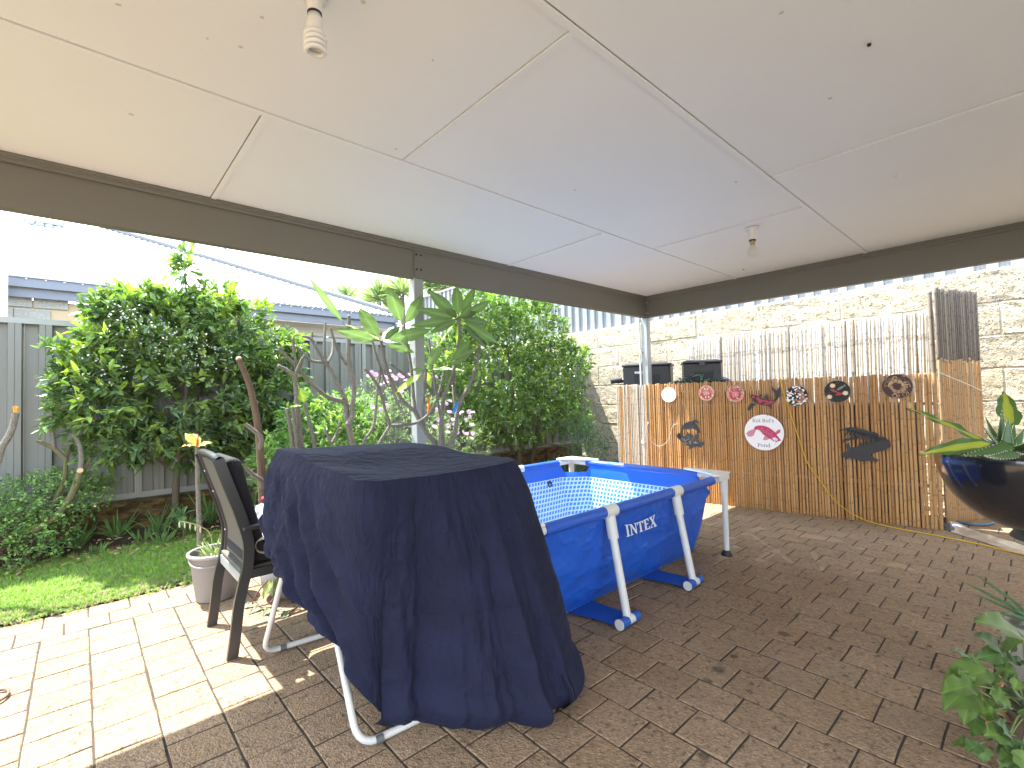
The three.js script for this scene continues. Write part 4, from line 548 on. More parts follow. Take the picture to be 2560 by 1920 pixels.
{
  // red and black fish, and two black cut metal koi; outlines in photograph pixels turned into screen metres
  const scale = 0.473 / 390; // metres per pixel of the enlarged view on the screen
  const loc = (x0, y0, kx, ky) => (x, y) => [(x - x0) * kx, (y0 - y) * ky];
  const ex = (pts, K, d = 0.004) => new THREE.ExtrudeGeometry(new THREE.Shape(pts.map(p => new THREE.Vector2(...K(...p)))), { depth: d, bevelEnabled: false });
  const black = std([0.035, 0.033, 0.036], 0.6), greyBlack = std([0.05, 0.05, 0.055], 0.42, { metalness: 0.5 });
  {
    const K = loc(912, 130, 0.00122, 0.00131), t = thing('red_fish_cutout', 'flat dark fish with red patches above the round sign', 'fish decoration');
    mesh('body', merge([ex([[795, 105], [800, 92], [820, 90], [850, 98], [885, 118], [920, 134], [960, 140], [990, 138], [1010, 120], [1005, 90], [985, 45], [975, 12], [1002, 45], [1022, 62], [1042, 30], [1050, 20], [1055, 60], [1045, 105], [1025, 135], [1000, 160], [965, 182], [930, 190], [895, 182], [860, 172], [830, 160], [805, 130]], K, 0.005), ex([[870, 100], [885, 85], [892, 88], [885, 118]], K), ex([[912, 125], [935, 82], [942, 95], [950, 138]], K), ex([[800, 165], [772, 200], [768, 225], [785, 232], [800, 205], [830, 185], [840, 170]], K), ex([[945, 185], [965, 215], [975, 215], [970, 180]], K)]), black, t);
    const red = std([0.50, 0.035, 0.085], 0.6);
    for (const p of [[[808, 112], [822, 100], [838, 106], [832, 120], [815, 122]], [[848, 115], [865, 112], [880, 130], [895, 135], [905, 150], [880, 165], [862, 160], [865, 145], [850, 138]], [[900, 140], [935, 142], [950, 150], [945, 165], [915, 155]], [[955, 150], [985, 145], [1000, 150], [975, 172], [955, 178]], [[905, 170], [930, 165], [935, 182], [912, 182]], [[938, 165], [950, 160], [952, 180], [940, 184]], [[828, 150], [838, 165], [830, 155]]]) mesh('red_patch', ex(p, K, 0.002).translate(0, 0, 0.005), red, t);
    onScreen(t, 0.281, 1.268, 0.026, 0);
  }
  const spikes = (pts, K, from, to, n, w, l) => { const G = []; for (let i = 0; i < n; i++) { const f = i / (n - 1), x = from[0] + (to[0] - from[0]) * f, y = from[1] + (to[1] - from[1]) * f; G.push(ex([[x, y], [x + w, y + w * 0.4], [x + l[0] * rr(0.7, 1.1), y + l[1] * rr(0.8, 1.1)]], K)); } return G; };
  {
    const K = loc(315, 430, 0.00132, 0.00128), t = thing('metal_koi', 'cut black metal koi hanging half in the sun, left of the round sign', 'fish decoration');
    mesh('body', merge([ex([[190, 420], [205, 415], [225, 440], [260, 445], [300, 455], [335, 465], [360, 480], [400, 490], [430, 500], [435, 512], [420, 535], [405, 552], [380, 540], [350, 545], [315, 565], [290, 572], [300, 545], [265, 530], [240, 512], [215, 490], [195, 470], [188, 445]], K), ex([[225, 385], [235, 350], [260, 320], [300, 300], [335, 300], [370, 330], [395, 370], [402, 410], [385, 415], [375, 385], [340, 372], [300, 378], [250, 376], [235, 400], [232, 440], [212, 440]], K), ex([[335, 300], [345, 285], [375, 285], [398, 310], [392, 318], [372, 302], [350, 308]], K), ex([[265, 445], [285, 400], [300, 425], [310, 405], [330, 435], [345, 460]], K), ex([[355, 478], [350, 440], [385, 415], [390, 440], [375, 480]], K), ex([[235, 470], [190, 470], [182, 440], [198, 412], [215, 425]], K), ...spikes(0, K, [262, 328], [350, 305], 7, 9, [-14, 50])]), greyBlack, t);
    const sc = []; for (let i = 0; i < 26; i++) sc.push(new THREE.SphereGeometry(0.0045, 5, 4).translate(...K(rr(225, 380), rr(470, 520)), 0.004)); mesh('scale_stud', merge(sc), std([0.25, 0.25, 0.26], 0.4, { metalness: 0.5 }), t);
    onScreen(t, -0.56, 0.835, 0.03, 0);
  }
  {
    const K = loc(1760, 490, 0.00098, 0.00100), t = thing('metal_koi', 'cut black metal koi in the shade at the right of the bamboo screen', 'fish decoration');
    mesh('body', merge([ex([[1560, 600], [1590, 575], [1615, 570], [1640, 530], [1700, 520], [1760, 500], [1820, 470], [1870, 440], [1900, 410], [1940, 425], [1965, 460], [1978, 490], [1960, 520], [1920, 545], [1870, 560], [1830, 580], [1800, 600], [1860, 640], [1885, 645], [1840, 660], [1800, 655], [1770, 660], [1740, 668], [1700, 655], [1650, 640], [1600, 645], [1572, 630]], K), ex([[1600, 330], [1640, 318], [1700, 322], [1760, 340], [1820, 360], [1865, 370], [1885, 395], [1880, 420], [1900, 410], [1890, 460], [1840, 460], [1850, 425], [1800, 405], [1740, 400], [1690, 380], [1640, 360], [1580, 350], [1540, 370], [1555, 345]], K), ex([[1610, 575], [1600, 500], [1625, 475], [1640, 530]], K), ex([[1700, 520], [1730, 465], [1750, 495], [1775, 450], [1800, 480]], K), ex([[1570, 480], [1575, 450], [1620, 430], [1680, 420], [1730, 400], [1700, 440], [1640, 455]], K), ...spikes(0, K, [1620, 340], [1870, 400], 26, 12, [-46, 92]), ...spikes(0, K, [1720, 520], [1930, 440], 14, 12, [-30, -60]), ...spikes(0, K, [1930, 430], [1970, 510], 6, 8, [40, 12]), ...spikes(0, K, [1600, 645], [1850, 655], 7, 12, [-20, 18])]), black, t);
    onScreen(t, 1.19, 0.79, 0.03, 0);
  }
}
// ---------------------------------------------------------------- pond filters, hoses, cords
{
  const R2 = zoom(1400, 660, 600 / 2212), blk = std([0.022, 0.022, 0.026], 0.45), lid = std([0.04, 0.04, 0.043], 0.4), dark = std([0.008, 0.008, 0.009], 0.5);
  const box = (name, lab, cx, cz, turn, w, h, d, y0) => { const t = thing(name, lab, 'pond filter', [cx, y0, cz], turn);
    mesh('tank', merge([rb(w, h, d, 0.02, 0, h / 2, 0), bx(w * 0.25, h * 0.72, 0.012, -w * 0.36, h * 0.4, d / 2 + 0.004), bx(w * 0.2, h * 0.72, 0.012, w * 0.38, h * 0.4, d / 2 + 0.004)]), blk, t);
    mesh('lid', merge([rb(w + 0.03, 0.035, d + 0.03, 0.012, 0, h + 0.016, 0), rb(w - 0.06, 0.014, d - 0.06, 0.006, 0, h + 0.038, 0)]), lid, t);
    mesh('grille', merge(Array.from({ length: 11 }, (_, i) => bx(0.008, h * 0.55, 0.01, -w * 0.2 + i * w * 0.045, h * 0.4, d / 2 + 0.004))), dark, t);
    mesh('clip', bx(0.07, 0.05, 0.014, -w * 0.02, h - 0.005, d / 2 + 0.018), lid, t); return t; };
  const a = box('pond_filter', 'larger black pond filter box, left, behind the corner post', 6.16, -3.82, -1.15, 0.66, 0.40, 0.42, 1.36);
  mesh('outlet_pipe', merge([rod([-0.36, 0.22, 0.12], [-0.52, 0.2, 0.16], 0.04, 12), rod([-0.35, 0.22, -0.08], [-0.47, 0.2, -0.1], 0.032, 12)]), blk, a);
  mesh('label', bx(0.12, 0.03, 0.004, -0.1, 0.31, 0.223), std([0.6, 0.6, 0.6], 0.5), a);
  const b = box('pond_filter', 'smaller black pond filter box, right, with a clear outlet pipe', 6.2, -3.04, -1.0, 0.46, 0.36, 0.36, 1.39);
  const q = R2(1470, 985, 'x', 6.0);
  mesh('outlet_elbow', tube([V(0.2, 0.12, 0.16), V(0.27, 0.13, 0.2), V(0.31, 0.08, 0.22), V(0.32, 0.02, 0.23)], 0.032, 12, 12), std([0.03, 0.04, 0.06], 0.3), b);
  mesh('outlet_tube', tube([V(0.32, 0.03, 0.23), V(0.33, -0.04, 0.235), V(0.335, -0.12, 0.24)], 0.026, 8, 12), phy([0.85, 0.85, 0.82], 0.35, { transmission: 0.6, thickness: 0 }), b);
  const st = thing('pond_stand', 'dark pond tank wall behind the bamboo, carrying the filter boxes and widened to darken the cane gaps', 'pond tank'); const tw = mesh('tank_and_gap_backing', merge([bx(3.05, 1.18, 0.4, 0.1, 0.59, -0.32), bx(1.5, 0.2, 0.5, -0.62, 1.27, -0.4)]), std([0.03, 0.03, 0.033], 0.8), st); tw.position.copy(scr(0, 0)); tw.rotation.y = SCRTURN;  // wall extended along the whole screen so the gaps between canes look dark
  const n = thing('pond_net', 'crumpled dark netting with green cord heaped in front of the filter boxes', 'net'); const G = [], G2 = [];
  for (let k = 0; k < 46; k++) { const d0 = -0.78 + rr(0, 0.62), hgt = 0.04 + 0.11 * Math.exp(-Math.pow((d0 + 0.55) / 0.12, 2)), p = []; for (let i = 0; i < 5; i++) p.push(scr(d0 + rr(-0.1, 0.1), 1.47 + rr(0, hgt), -0.09 + rr(-0.05, 0.05))); (k % 5 ? G : G2).push(tube(p, 0.0045, 12, 5)); }
  mesh('netting', merge(G), std([0.035, 0.035, 0.035], 0.8), n); mesh('green_cord', merge(G2), std([0.05, 0.22, 0.14], 0.7), n);
}
{
  const yel = std([0.62, 0.36, 0.02], 0.5);
  const c = [[0.448, 1.5, -0.02], [0.452, 1.49, 0.03], [0.504, 1.25, 0.034], [0.605, 0.854, 0.034], [0.687, 0.561, 0.034], [0.782, 0.404, 0.04], [0.931, 0.177, 0.05], [1.132, 0.04, 0.07]].map(([d, y, o]) => scr(d, y, o));
  tag(mesh('yellow_cord', tube([...c, V(5.83, 0.008, -1.0), V(5.76, 0.008, -0.69), V(5.67, 0.008, -0.375), V(5.56, 0.008, -0.134), V(5.45, 0.008, 0.15)], 0.006, 120, 8), yel), 'yellow power cord hanging down the bamboo screen and along the paving', 'cord');
  tag(mesh('white_line', tube([scr(1.773, 1.5, 0.02), V(6.5, 1.33, -0.4), V(7.24, 1.07, -0.1), V(7.24, 1.0, 0.2)], 0.004, 30, 6), std([0.7, 0.67, 0.6], 0.7)), 'thin white line strung from the bamboo screen to the limestone wall', 'cord');
  tag(mesh('white_cable', tube([V(5.6, 0.98, -3.66), V(5.59, 0.985, -3.5), V(5.54, 0.98, -3.46), V(5.52, 0.93, -3.47), V(5.53, 0.72, -3.4), V(5.56, 0.68, -3.32), V(5.60, 0.75, -3.22), V(5.625, 0.95, -3.15), V(5.65, 0.97, -3.1)], 0.0035, 50, 6), std([0.42, 0.42, 0.4], 0.6)), 'loose white cable looped round the corner post to the bamboo', 'cord');
  tag(mesh('blue_hose', tube([V(6.16, 0.02, -0.66), V(6.3, 0.05, -0.72), V(6.49, 0.02, -0.66), V(6.45, 0.015, -0.58), V(6.42, 0.015, -0.46), V(6.55, 0.015, -0.36), V(6.76, 0.015, -0.35), V(6.95, 0.02, -0.45)], 0.012, 60, 8), std([0.10, 0.17, 0.27], 0.5)), 'blue grey garden hose loop on the ground beside the tall bamboo screen', 'hose');
  // silver foil sleeve
  const P = [], I = [], N = 46, M = 10; const q = fbm(8, 4, 55);
  for (let i = 0; i <= N; i++) { const f = i / N, cx = 6.17 + (5.56 - 6.17) * f, cz = -0.6 + 0.62 * f, w = (f < 0.12 ? 0.09 : 0.115) * (1 + 0.15 * (q(f * 2, 0.1) - 0.5)); const tx = -0.7, tz = 0.71;
    for (let j = 0; j <= M; j++) { const s = j / M * 2 - 1; P.push(cx - tz * s * w + (q(f * 3, s) - 0.5) * 0.02, 0.006 + 0.03 * (1 - s * s) * (0.3 + q(f * 4, s * 0.7 + 1)) + 0.045 * Math.exp(-f * f * 90) * (1 - s * s), cz + tx * s * w); } }
  for (let i = 0; i < N; i++) for (let j = 0; j < M; j++) { const a = i * (M + 1) + j; I.push(a, a + 1, a + M + 1, a + 1, a + M + 2, a + M + 1); }
  tag(mesh('foil_strip', geoFrom(P, I).toNonIndexed(), std([0.8, 0.8, 0.8], 0.28, { metalness: 0.9, side: THREE.DoubleSide })), 'crumpled silver foil strip on the paving at the right edge', 'foil strip');
}

// ---------------------------------------------------------------- pool
{
  const t = thing('frame_pool', 'blue rectangular frame pool with white legs standing on the paving', 'pool');
  const X0 = 1.6, X1 = 3.985, Z0 = -1.79, Z1 = -3.46, Y = 0.645, CUT = 0.22;
  const blue = [0.014, 0.10, 0.52], wr = fbm(16, 4, 404), wr2 = fbm(8, 5, 405);
  const blueMat = phy(blue, 0.42, { side: THREE.DoubleSide, bumpMap: tex(512, (u, v) => { const a = wr2(u, v), b = wr2(v + 0.3, u + 0.1); return 0.5 * Math.pow(1 - Math.abs(2 * a - 1), 3) + 0.45 * Math.pow(1 - Math.abs(2 * b - 1), 3) + 0.05 * wr(u, v); }, false, [0.3, 0.42]), bumpScale: 0.028 });
  const sleeveMat = phy([0.014, 0.085, 0.44], 0.45, { bumpMap: softBump, bumpScale: 0.004 }), white = std([0.62, 0.62, 0.60], 0.4);
  const mosaic = tex(256, (u, v) => { const a = Math.abs(u - 0.5), b = Math.abs(v - 0.5), m = Math.max(a, b); if (m > 0.33) return [0.80, 0.87, 0.95]; const e = u + v; return m > 0.29 ? [0.2, 0.48, 0.8] : e > 3 ? [0.22, 0.52, 0.86] : [0.22, 0.53, 0.86]; }, true, [1 / 0.042, 1 / 0.042]);
  const inMat = phy([0.95, 0.95, 0.95], 0.4, { map: mosaic, side: THREE.DoubleSide }), bandMat = phy([0.015, 0.12, 0.55], 0.4, { side: THREE.DoubleSide });
  // plan: eight corners, top and bottom
  const oct = (e0, cut, inn = 0) => { const q = e0 * 0.3 - 0.16 * Math.max(0, e0 - 0.02) + inn, e = e0 + inn; return [[X0 + cut, Z0 - e], [X1 - cut, Z0 - e], [X1 - q, Z0 - cut], [X1 - q, Z1 + cut], [X1 - cut, Z1 + e], [X0 + cut, Z1 + e], [X0 + q, Z1 + cut], [X0 + q, Z0 - cut]]; };
  const ringPts = (e, cut, n = 14, inn = 0) => { const o = oct(e, cut, inn), r = []; let s = 0; for (let k = 0; k < 8; k++) { const a = o[k], b = o[(k + 1) % 8], l = Math.hypot(b[0] - a[0], b[1] - a[1]), m = k % 2 ? 6 : n; for (let i = 0; i < m; i++) { const f = i / m; r.push([a[0] + (b[0] - a[0]) * f, a[1] + (b[1] - a[1]) * f, s + l * f, k]); } s += l; } r.push([...r[0].slice(0, 2), s, 0]); return r; };
  const skin = (rings, mat, name, par, amp, sign) => { // rings: [y, e, cut]
    const R = rings.map(([y, e, cut, inn]) => ringPts(e, cut, 22, inn).map(p => [...p, y])); const P = [], U = [], I = [], n = R[0].length;
    R.forEach((r, j) => r.forEach((p, i) => { const w = amp * (wr2(p[2] * 0.13, p[4] * 0.3 + 0.2) - 0.5) * Math.sin(Math.PI * j / (R.length - 1)) * 2; const k = p[3] % 2 ? 0.3 : 1; const cxn = p[0] - (X0 + X1) / 2, czn = p[1] - (Z0 + Z1) / 2, sx = p[3] === 2 ? 1 : p[3] === 6 ? -1 : 0, sz = p[3] === 0 ? 1 : p[3] === 4 ? -1 : 0; const mid = (p[3] === 0 || p[3] === 4 || p[3] === 2 || p[3] === 6);
      const dip = p[3] % 2 ? -0.07 * Math.max(0, 1 - (0.62 - p[4]) / 0.12) : 0;
      P.push(p[0] + sx * w * k, p[4] + dip, p[1] + sz * w * k); U.push(p[2], p[4]); }));
    for (let j = 0; j + 1 < R.length; j++) for (let i = 0; i + 1 < n; i++) { const a = j * n + i; I.push(a, a + 1, a + n, a + 1, a + n + 1, a + n); }
    return mesh(name, geoFrom(P, I, U), mat, par); };
  const outer = []; for (let j = 0; j <= 10; j++) { const f = j / 10; outer.push([0.012 + (Y - 0.035) * f, 0.2 - 0.185 * f - 0.05 * Math.sin(Math.PI * f) * (1 - f), 0.26 - 0.04 * f]); }
  outer[0][1] += 0.02; skin(outer, blueMat, 'pool_wall', t, 0.05);
  const inner = outer.map(([y, e, c]) => [y + 0.004, e, c, 0.016]);
  skin(inner.slice(0, 9), inMat, 'pool_liner', t, 0.05); skin(inner.slice(8), bandMat, 'liner_band', t, 0.02);
  const fl = ringPts(0.21, 0.27, 1).slice(0, -1); const fs = new THREE.Shape(fl.map(p => new THREE.Vector2(p[0], -p[1]))); const fg = new THREE.ShapeGeometry(fs); fg.rotateX(-Math.PI / 2).translate(0, 0.02, 0); { const p = fg.attributes.position, u = fg.attributes.uv; for (let i = 0; i < p.count; i++) u.setXY(i, p.getX(i), p.getZ(i)); } mesh('pool_floor', fg, inMat, t);
  // sleeved rails and bare tube ends
  const rail = (a, b) => mesh('rail_sleeve', rod(a, b, 0.034, 16), sleeveMat, t), bare = (a, b) => mesh('rail_tube', rod(a, b, 0.027, 14), white, t);
  rail([X0 + CUT, Y, Z0], [X1 - CUT, Y, Z0]); rail([X0 + CUT, Y, Z1], [X1 - CUT, Y, Z1]); rail([X1, Y, Z0 - CUT], [X1, Y, Z1 + CUT]); rail([X0, Y, Z0 - CUT], [X0, Y, Z1 + CUT]);
  const foot = std([0.02, 0.02, 0.022], 0.5);
  for (const [x, sx] of [[X0, 1], [X1, -1]]) for (const [z, sz] of [[Z0, -1], [Z1, 1]]) {
    bare([x + sx * 0.02, Y, z], [x + sx * CUT, Y, z]); bare([x, Y, z + sz * 0.02], [x, Y, z + sz * CUT]);
    const s = new THREE.Shape(); s.moveTo(-0.035, -0.03); s.lineTo(0.19, -0.035); s.lineTo(0.20, 0.0); s.quadraticCurveTo(0.08, 0.08, 0.0, 0.35); s.lineTo(-0.035, 0.34); s.closePath();
    const g = new THREE.ExtrudeGeometry(s, { depth: 0.008, bevelEnabled: true, bevelSize: 0.006, bevelThickness: 0.005, bevelSegments: 2 }); g.rotateX(-Math.PI / 2); const p = g.attributes.position; for (let i = 0; i < p.count; i++) { p.setX(i, p.getX(i) * sx); p.setZ(i, -p.getZ(i) * sz * 1 * (1)); } 
    g.computeVertexNormals(); const pl = mesh('corner_plate', g, phy([0.72, 0.72, 0.70], 0.35), t); pl.position.set(x, Y + 0.034, z);
    mesh('plate_skirt', merge([bx(0.18, 0.05, 0.008, sx * 0.08, -0.02, sz * -0.036), bx(0.008, 0.05, 0.3, -sx * 0.036, -0.02, sz * 0.15)]), white, pl);
    const leg = mesh('corner_leg', merge([new THREE.CylinderGeometry(0.024, 0.022, Y - 0.02, 14).translate(x, (Y - 0.02) / 2 + 0.02, z), new THREE.CylinderGeometry(0.031, 0.028, 0.12, 14).translate(x, Y - 0.07, z)]), white, t);
    mesh('foot_cap', new THREE.LatheGeometry([[0.001, 0], [0.045, 0], [0.043, 0.012], [0.03, 0.035], [0.025, 0.045]].map(p => new THREE.Vector2(...p)), 18).translate(x, 0, z), foot, leg);
  }
  for (const x of [2.397, 3.188]) for (const [z, s] of [[Z0, 1], [Z1, -1]]) {
    mesh('tee_joint', merge([rod([x - 0.055, Y, z], [x + 0.055, Y, z], 0.039, 16), rod([x, Y, z], [x - 0.004, Y - 0.16, z + s * 0.03], 0.033, 14)]), white, t);
    const leg = mesh('side_leg', merge([rod([x - 0.002, Y - 0.12, z + s * 0.02], [x - 0.02, 0.035, z + s * 0.125], 0.0245, 14), rod([x - 0.03, 0.04, z + s * 0.125], [x + 0.01, 0.04, z + s * 0.125], 0.028, 12)]), white, t);
    mesh('foot_bar', rod([x - 0.105, 0.034, z + s * 0.128], [x + 0.075, 0.034, z + s * 0.128], 0.026, 14), white, t);
    mesh('end_disc', merge([rod([x - 0.109, 0.034, z + s * 0.128], [x - 0.104, 0.034, z + s * 0.128], 0.031, 18)]), white, leg);
    const st = new THREE.Shape(); const zz = s; // strap wraps the bar and runs back under the pool
    for (const [xa, xb] of [[x - 0.1, x - 0.032], [x + 0.022, x + 0.072]]) mesh('strap', new THREE.CylinderGeometry(0.0295, 0.0295, xb - xa, 18, 1, true).rotateZ(Math.PI / 2).translate((xa + xb) / 2, 0.034, z + s * 0.128), std([0.012, 0.08, 0.36], 0.6, { side: THREE.DoubleSide }), t);
    const P = [], I = []; for (let i = 0; i <= 10; i++) { const f = i / 10; for (const e of [0, 1]) P.push(x - 0.1 + e * 0.175 + f * (e ? 0.02 : -0.06), 0.016 + 0.006 * Math.sin(f * 5 + e), z + s * (0.128 - f * 0.4)); if (i) { const a = 2 * (i - 1); I.push(a, a + 2, a + 1, a + 1, a + 2, a + 3); } }
    mesh('strap', geoFrom(P, I), std([0.012, 0.085, 0.40], 0.6, { side: THREE.DoubleSide }), t);
  }
  mesh('drain_plug', merge([new THREE.TorusGeometry(0.026, 0.008, 8, 20).translate(3.556, 0.46, -3.385), new THREE.CylinderGeometry(0.024, 0.024, 0.01, 18).rotateX(Math.PI / 2).translate(3.556, 0.46, -3.392)]), std([0.02, 0.03, 0.05], 0.4), t);
  const font = await new FontLoader().loadAsync('fonts/droid/droid_serif_bold.typeface.json');
  const lg = new TextGeometry('INTEX', { font, size: 0.075, depth: 0.002, curveSegments: 4 }); lg.computeBoundingBox(); const k = 0.36 / lg.boundingBox.max.x; lg.scale(k, 1, 1); { const p = lg.attributes.position; for (let i = 0; i < p.count; i++) { p.setX(i, p.getX(i) + 0.12 * p.getY(i)); const u = p.getX(i) / 0.18 - 1; p.setY(i, p.getY(i) * (0.86 + 0.16 * u * u)); } }
  const logo = mesh('logo', lg, std([0.62, 0.64, 0.70], 0.5), t); logo.position.set(2.58, 0.445, -1.797); logo.rotation.x = -0.24;
}

// ---------------------------------------------------------------- covered table
const T = zoom(600, 1080, 860 / 1698);
{
  const t = thing('folding_table', 'folding table on white tubular legs under the navy cover', 'table'); const wm = std([0.55, 0.53, 0.49], 0.4), clip = std([0.10, 0.10, 0.10], 0.5);
  const bend = (pts) => { const c = new THREE.CurvePath(); const v = pts.map(p => V(...p)); for (let i = 0; i + 1 < v.length; i++) { const a = i ? v[i].clone().lerp(v[i + 1], Math.min(0.4, 0.09 / v[i].distanceTo(v[i + 1]))) : v[0], b = i + 2 < v.length ? v[i + 1].clone().lerp(v[i], Math.min(0.4, 0.09 / v[i].distanceTo(v[i + 1]))) : v[i + 1]; c.add(new THREE.LineCurve3(a, b)); if (i + 2 < v.length) c.add(new THREE.QuadraticBezierCurve3(b, v[i + 1], v[i + 1].clone().lerp(v[i + 2], Math.min(0.4, 0.09 / v[i + 1].distanceTo(v[i + 2]))))); } return new THREE.TubeGeometry(c, 120, 0.0145, 10); };
  mesh('tube_leg', bend([[0.8, 1.0, -2.3], [0.8, 0.405, -2.05], [0.795, 0.016, -1.81], [1.5, 0.016, -1.765], [1.5, 0.9, -2.2]]), wm, t);
  mesh('tube_leg', bend([[0.8, 1.0, -2.35], [0.765, 0.5, -2.6], [0.725, 0.016, -2.84], [1.5, 0.016, -2.76], [1.5, 0.9, -2.4]]), wm, t);
  mesh('foot_sleeve', rod([0.862, 0.017, -1.80], [0.892, 0.017, -1.797], 0.0165, 10), clip, t); mesh('foot_sleeve', rod([0.81, 0.017, -2.83], [0.84, 0.017, -2.826], 0.0165, 10), clip, t);
  mesh('table_top', rb(0.76, 0.05, 1.06, 0.02, 1.2, 0.985, -2.29), std([0.4, 0.4, 0.4], 0.6), t);
  // cover
  const hx = fbm(8, 4, 900), hf = fbm(16, 4, 901), sm = (a, b, x) => { const q = Math.min(1, Math.max(0, (x - a) / (b - a))); return q * q * (3 - 2 * q); };
  const TX0 = 0.79, TX1 = 1.62, TZ0 = -2.86, TZ1 = -1.72, RC = 0.11;
  const topY = (x, z) => 1.046 + 0.04 * sm(-2.15, -2.5, z) * (1 - 0.35 * sm(1.1, 1.6, x)) + 0.02 * sm(1.0, 0.78, x) * sm(-1.8, -2.0, z) - 0.012 * Math.sin(Math.PI * Math.min(1, Math.max(0, (x - TX0) / (TX1 - TX0)))) * sm(-2.3, -2.0, z);
  // perimeter of the top, starting at the far left corner and going toward the camera
  const per = []; { const pt = (x, z, nx, nz) => per.push([x, z, nx, nz]); const seg = (x0, z0, x1, z1, nx, nz, n) => { for (let i = 0; i < n; i++) pt(x0 + (x1 - x0) * i / n, z0 + (z1 - z0) * i / n, nx, nz); }; const arc = (cx, cz, a0, n) => { for (let i = 0; i < n; i++) { const a = a0 + Math.PI / 2 * i / n; pt(cx + RC * Math.cos(a), cz + RC * Math.sin(a), Math.cos(a), Math.sin(a)); } };
    seg(TX0, TZ0 + RC, TX0, TZ1 - RC, -1, 0, 90); // left side toward the camera
    for (let i = 0; i < 26; i++) { const a = Math.PI - Math.PI / 2 * i / 26; pt(TX0 + RC + RC * Math.cos(a), TZ1 - RC + RC * Math.sin(a), Math.cos(a), Math.sin(a)); }
    seg(TX0 + RC, TZ1, TX1 - RC, TZ1, 0, 1, 90);
    for (let i = 0; i < 18; i++) { const a = Math.PI / 2 - Math.PI / 2 * i / 18; pt(TX1 - RC + RC * Math.cos(a), TZ1 - RC + RC * Math.sin(a), Math.cos(a), Math.sin(a)); }
    seg(TX1, TZ1 - RC, TX1, TZ0 + RC, 1, 0, 50);
    for (let i = 0; i < 12; i++) { const a = -Math.PI / 2 * i / 12; pt(TX1 - RC + RC * Math.cos(a), TZ0 + RC + RC * Math.sin(a), Math.cos(a), Math.sin(a)); }
    seg(TX1 - RC, TZ0, TX0 + RC, TZ0, 0, -1, 40);
    for (let i = 0; i < 12; i++) { const a = -Math.PI / 2 - Math.PI / 2 * i / 12; pt(TX0 + RC + RC * Math.cos(a), TZ0 + RC + RC * Math.sin(a), Math.cos(a), Math.sin(a)); } per.push([...per[0]]); }
  const n = per.length - 1; const seam = i => i / n;
  // keys along the perimeter: [fraction, hem height, outward flare, fold strength, tuck]
  const L = 90 / n, K1 = 116 / n, K2 = 206 / n, K3 = 224 / n, K4 = 274 / n, K5 = 286 / n, K6 = 326 / n;
  const keys = [[0, 0.56, -0.02, 0.5], [L * 0.25, 0.49, -0.01, 0.7], [L * 0.45, 0.50, 0.0, 0.9], [L * 0.62, 0.40, -0.02, 1], [L * 0.8, 0.34, -0.06, 1], [L * 0.93, 0.22, -0.11, 1.0], [L * 1.06, 0.06, -0.165, 0.35], [K1 * 0.97, 0.014, -0.16, 0.35], [K1 + 0.16 * (K2 - K1), 0.012, -0.085, 0.6], [K1 + 0.38 * (K2 - K1), 0.012, 0.09, 1], [K1 + 0.6 * (K2 - K1), 0.012, 0.21, 1], [K1 + 0.82 * (K2 - K1), 0.012, 0.29, 0.9], [K2, 0.012, 0.28, 0.7], [K3, 0.012, 0.22, 0.7], [K3 + 0.03, 0.03, 0.17, 0.7], [K4, 0.25, 0.12, 0.8], [K5, 0.45, 0.06, 0.7], [K6, 0.55, 0.02, 0.7], [1, 0.56, -0.02, 0.5]];
  const at2 = f => { let i = 0; while (i + 2 < keys.length && f > keys[i + 1][0]) i++; const a = keys[i], b = keys[i + 1], q = sm(0, 1, Math.min(1, Math.max(0, (f - a[0]) / Math.max(1e-6, b[0] - a[0])))); return [1, 2, 3].map(k => a[k] + (b[k] - a[k]) * q); };
  const rows = 96, P = [], U = [], I = [];
  // skirt
  for (let j = 0; j <= rows; j++) { const v = j / rows;
    for (let i = 0; i <= n; i++) { const [x, z, nx, nz] = per[i], f = i / n, [hy, fl, am] = at2(f), ty = topY(x, z);
      const drop = ty - hy; const near = sm(0.30, 0.42, f) * (1 - sm(0.66, 0.78, f)), left = 1 - sm(0.2, 0.36, f);
      // rounded shoulder, then a nearly straight fall with a belly near the hem that tucks under
      const sh = 0.016 * Math.sin(Math.min(1, v / 0.05) * Math.PI / 2);
      let out = sh + fl * Math.pow(v, 0.92) * (1 + 0.10 * Math.sin(Math.PI * v)) + 0.055 * left * Math.sin(Math.PI * Math.pow(v, 1.3));
      const belly = Math.max(0, (v - 0.86) / 0.14); out += 0.035 * Math.sin(Math.PI * Math.min(1, belly * 1.0)) - 0.05 * belly * belly;
      let y = ty - drop * (v < 0.03 ? v * v / 0.03 * 0.5 + v * 0.5 : v) + 0.0 ; if (v > 0.9) y += 0.02 * left * Math.pow((v - 0.9) / 0.1, 2);
      // folds: vertical on the near side, swept diagonally on the left
      const ph = f * 2 * Math.PI; const A = am * (0.25 * sm(0.02, 0.3, v) + 0.75 * sm(0.1, 0.9, v)) * (1 - 0.75 * Math.exp(-Math.pow((f - 0.315) / 0.045, 2)) * sm(0.5, 1, v));
      const q = f + left * (1 - v) * 0.14 - near * 0.012 * v;
      const r1 = Math.sin(q * 2 * Math.PI * 13 + 7 * hx(q * 1.3, 0.2 + v * 0.1)), r2 = Math.sin(q * 2 * Math.PI * 24 + 11 * hx(q * 2, v * 0.25 + 0.5)), r3 = 1 - Math.abs(2 * hf(q * 2.2, v * 0.25) - 1) * 1.6;
